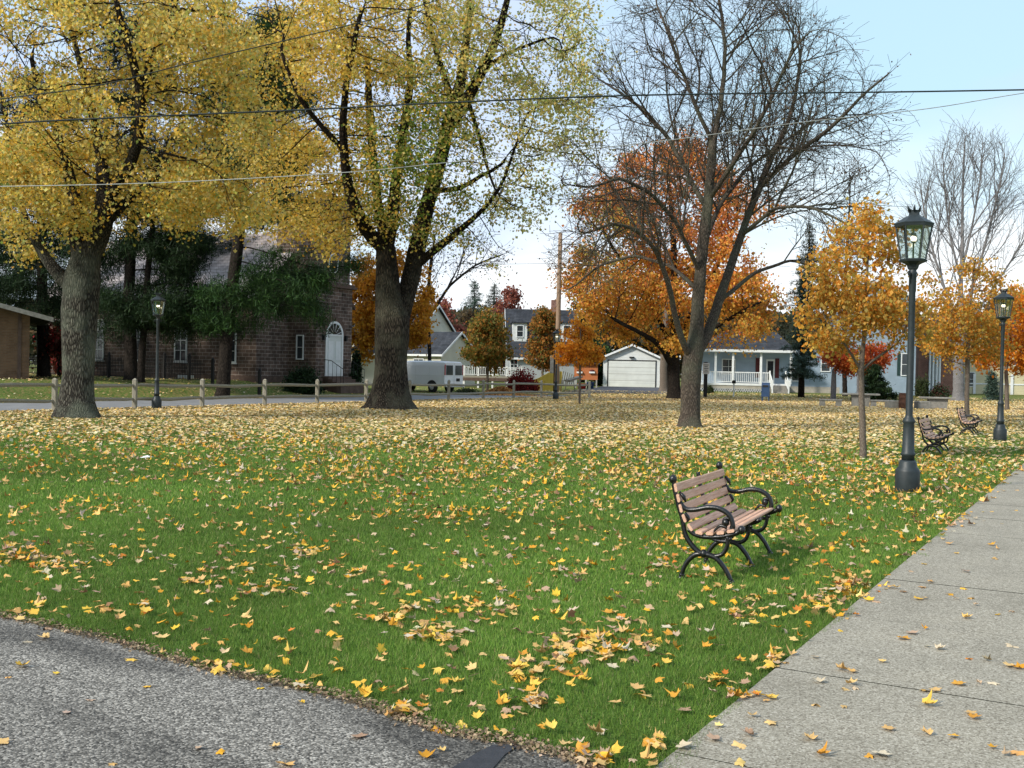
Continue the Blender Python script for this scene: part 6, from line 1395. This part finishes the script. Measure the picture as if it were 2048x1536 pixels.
# ================================================================== CAMERA, LIGHT, SKY
cd = bpy.data.cameras.new('camera'); co = bpy.data.objects.new('camera', cd); C.objects.link(co); S.camera = co
cd.sensor_fit = 'HORIZONTAL'; cd.sensor_width = 36; cd.lens = 36*FPX/2048; cd.clip_end = 8000; cd.clip_start = .05
co.matrix_world = Matrix([[Rv[i], Uv[i], -Fv[i], CAM[i]] for i in range(3)]+[[0, 0, 0, 1]])
SEL, SAZ = R(34), R(-124)     # azimuth clockwise from +Y
sund = bpy.data.lights.new('sun', 'SUN'); sund.energy = 3.0; sund.angle = R(5); sund.color = (1, .94, .84); so = bpy.data.objects.new('sun', sund); C.objects.link(so)
dv = Vector((math.sin(SAZ)*math.cos(SEL), math.cos(SAZ)*math.cos(SEL), math.sin(SEL))); so.rotation_euler = (-dv).to_track_quat('-Z', 'Y').to_euler(); so.location = (-20, -5, 30)
w = bpy.data.worlds.new('World'); S.world = w; w.use_nodes = True; nt = w.node_tree; nt.nodes.clear(); L = nt.links.new
out = nt.nodes.new('ShaderNodeOutputWorld'); bg = nt.nodes.new('ShaderNodeBackground'); sky = nt.nodes.new('ShaderNodeTexSky'); sky.sky_type = 'NISHITA'; sky.sun_disc = False; sky.sun_elevation = SEL; sky.sun_rotation = SAZ; sky.air_density = 1.0; sky.dust_density = 1.2; sky.ozone_density = 1.0
tc = nt.nodes.new('ShaderNodeTexCoord'); mp = nt.nodes.new('ShaderNodeMapping'); mp.inputs['Scale'].default_value = (1, 1, 2.4); mp.inputs['Location'].default_value = (.35, 0, .1); L(tc.outputs['Generated'], mp.inputs[0])
nz = nt.nodes.new('ShaderNodeTexNoise'); nz.inputs['Scale'].default_value = 2.2; nz.inputs['Detail'].default_value = 7; nz.inputs['Roughness'].default_value = .5; L(mp.outputs[0], nz.inputs[0])
rp = ramp(nt, [(.40, (0, 0, 0)), (.56, (1, 1, 1))]); L(nz.outputs[0], rp.inputs[0])
sp = nt.nodes.new('ShaderNodeSeparateXYZ'); L(tc.outputs['Generated'], sp.inputs[0])
hz = ramp(nt, [(.0, (1,)*3), (.10, (1,)*3), (.24, (.0,)*3), (1, (0, 0, 0))]); L(sp.outputs[2], hz.inputs[0])
ml = nt.nodes.new('ShaderNodeMath'); ml.operation = 'MULTIPLY'; ml.inputs[1].default_value = .9; L(rp.outputs[0], ml.inputs[0])
mx = nt.nodes.new('ShaderNodeMixRGB'); L(ml.outputs[0], mx.inputs[0]); 
veil = nt.nodes.new('ShaderNodeMixRGB'); veil.inputs[0].default_value = .8; L(sky.outputs[0], veil.inputs[1]); veil.inputs[2].default_value = (2.55, 3.7, 4.3, 1); L(veil.outputs[0], mx.inputs[1]); mx.inputs[2].default_value = (2.9, 3.45, 4.5, 1)
sp.name = 'up'; n5 = nt.nodes.new('ShaderNodeTexNoise'); n5.inputs['Scale'].default_value = 3; n5.inputs['Detail'].default_value = 5; L(mp.outputs[0], n5.inputs[0]); r5 = ramp(nt, [(.38, (.25,)*3), (.55, (1,)*3)]); L(n5.outputs[0], r5.inputs[0]); hm = nt.nodes.new('ShaderNodeMath'); hm.operation = 'MULTIPLY'; L(r5.outputs[0], hm.inputs[0]); L(hz.outputs[0], hm.inputs[1]); mh = nt.nodes.new('ShaderNodeMixRGB'); L(hm.outputs[0], mh.inputs[0]); L(mx.outputs[0], mh.inputs[1]); mh.inputs[2].default_value = (4.9, 5.1, 5.2, 1)
L(mh.outputs[0], bg.inputs[0]); bg.inputs[1].default_value = .15; L(bg.outputs[0], out.inputs[0])
S.view_settings.view_transform = 'Standard'; S.view_settings.look = 'None'; S.view_settings.exposure = .7; S.view_settings.gamma = 1; S.view_settings.use_curve_mapping = False
S.cycles.max_bounces = 6; S.cycles.transparent_max_bounces = 12; S.cycles.diffuse_bounces = 3
print('script', _t.time()-_t0)
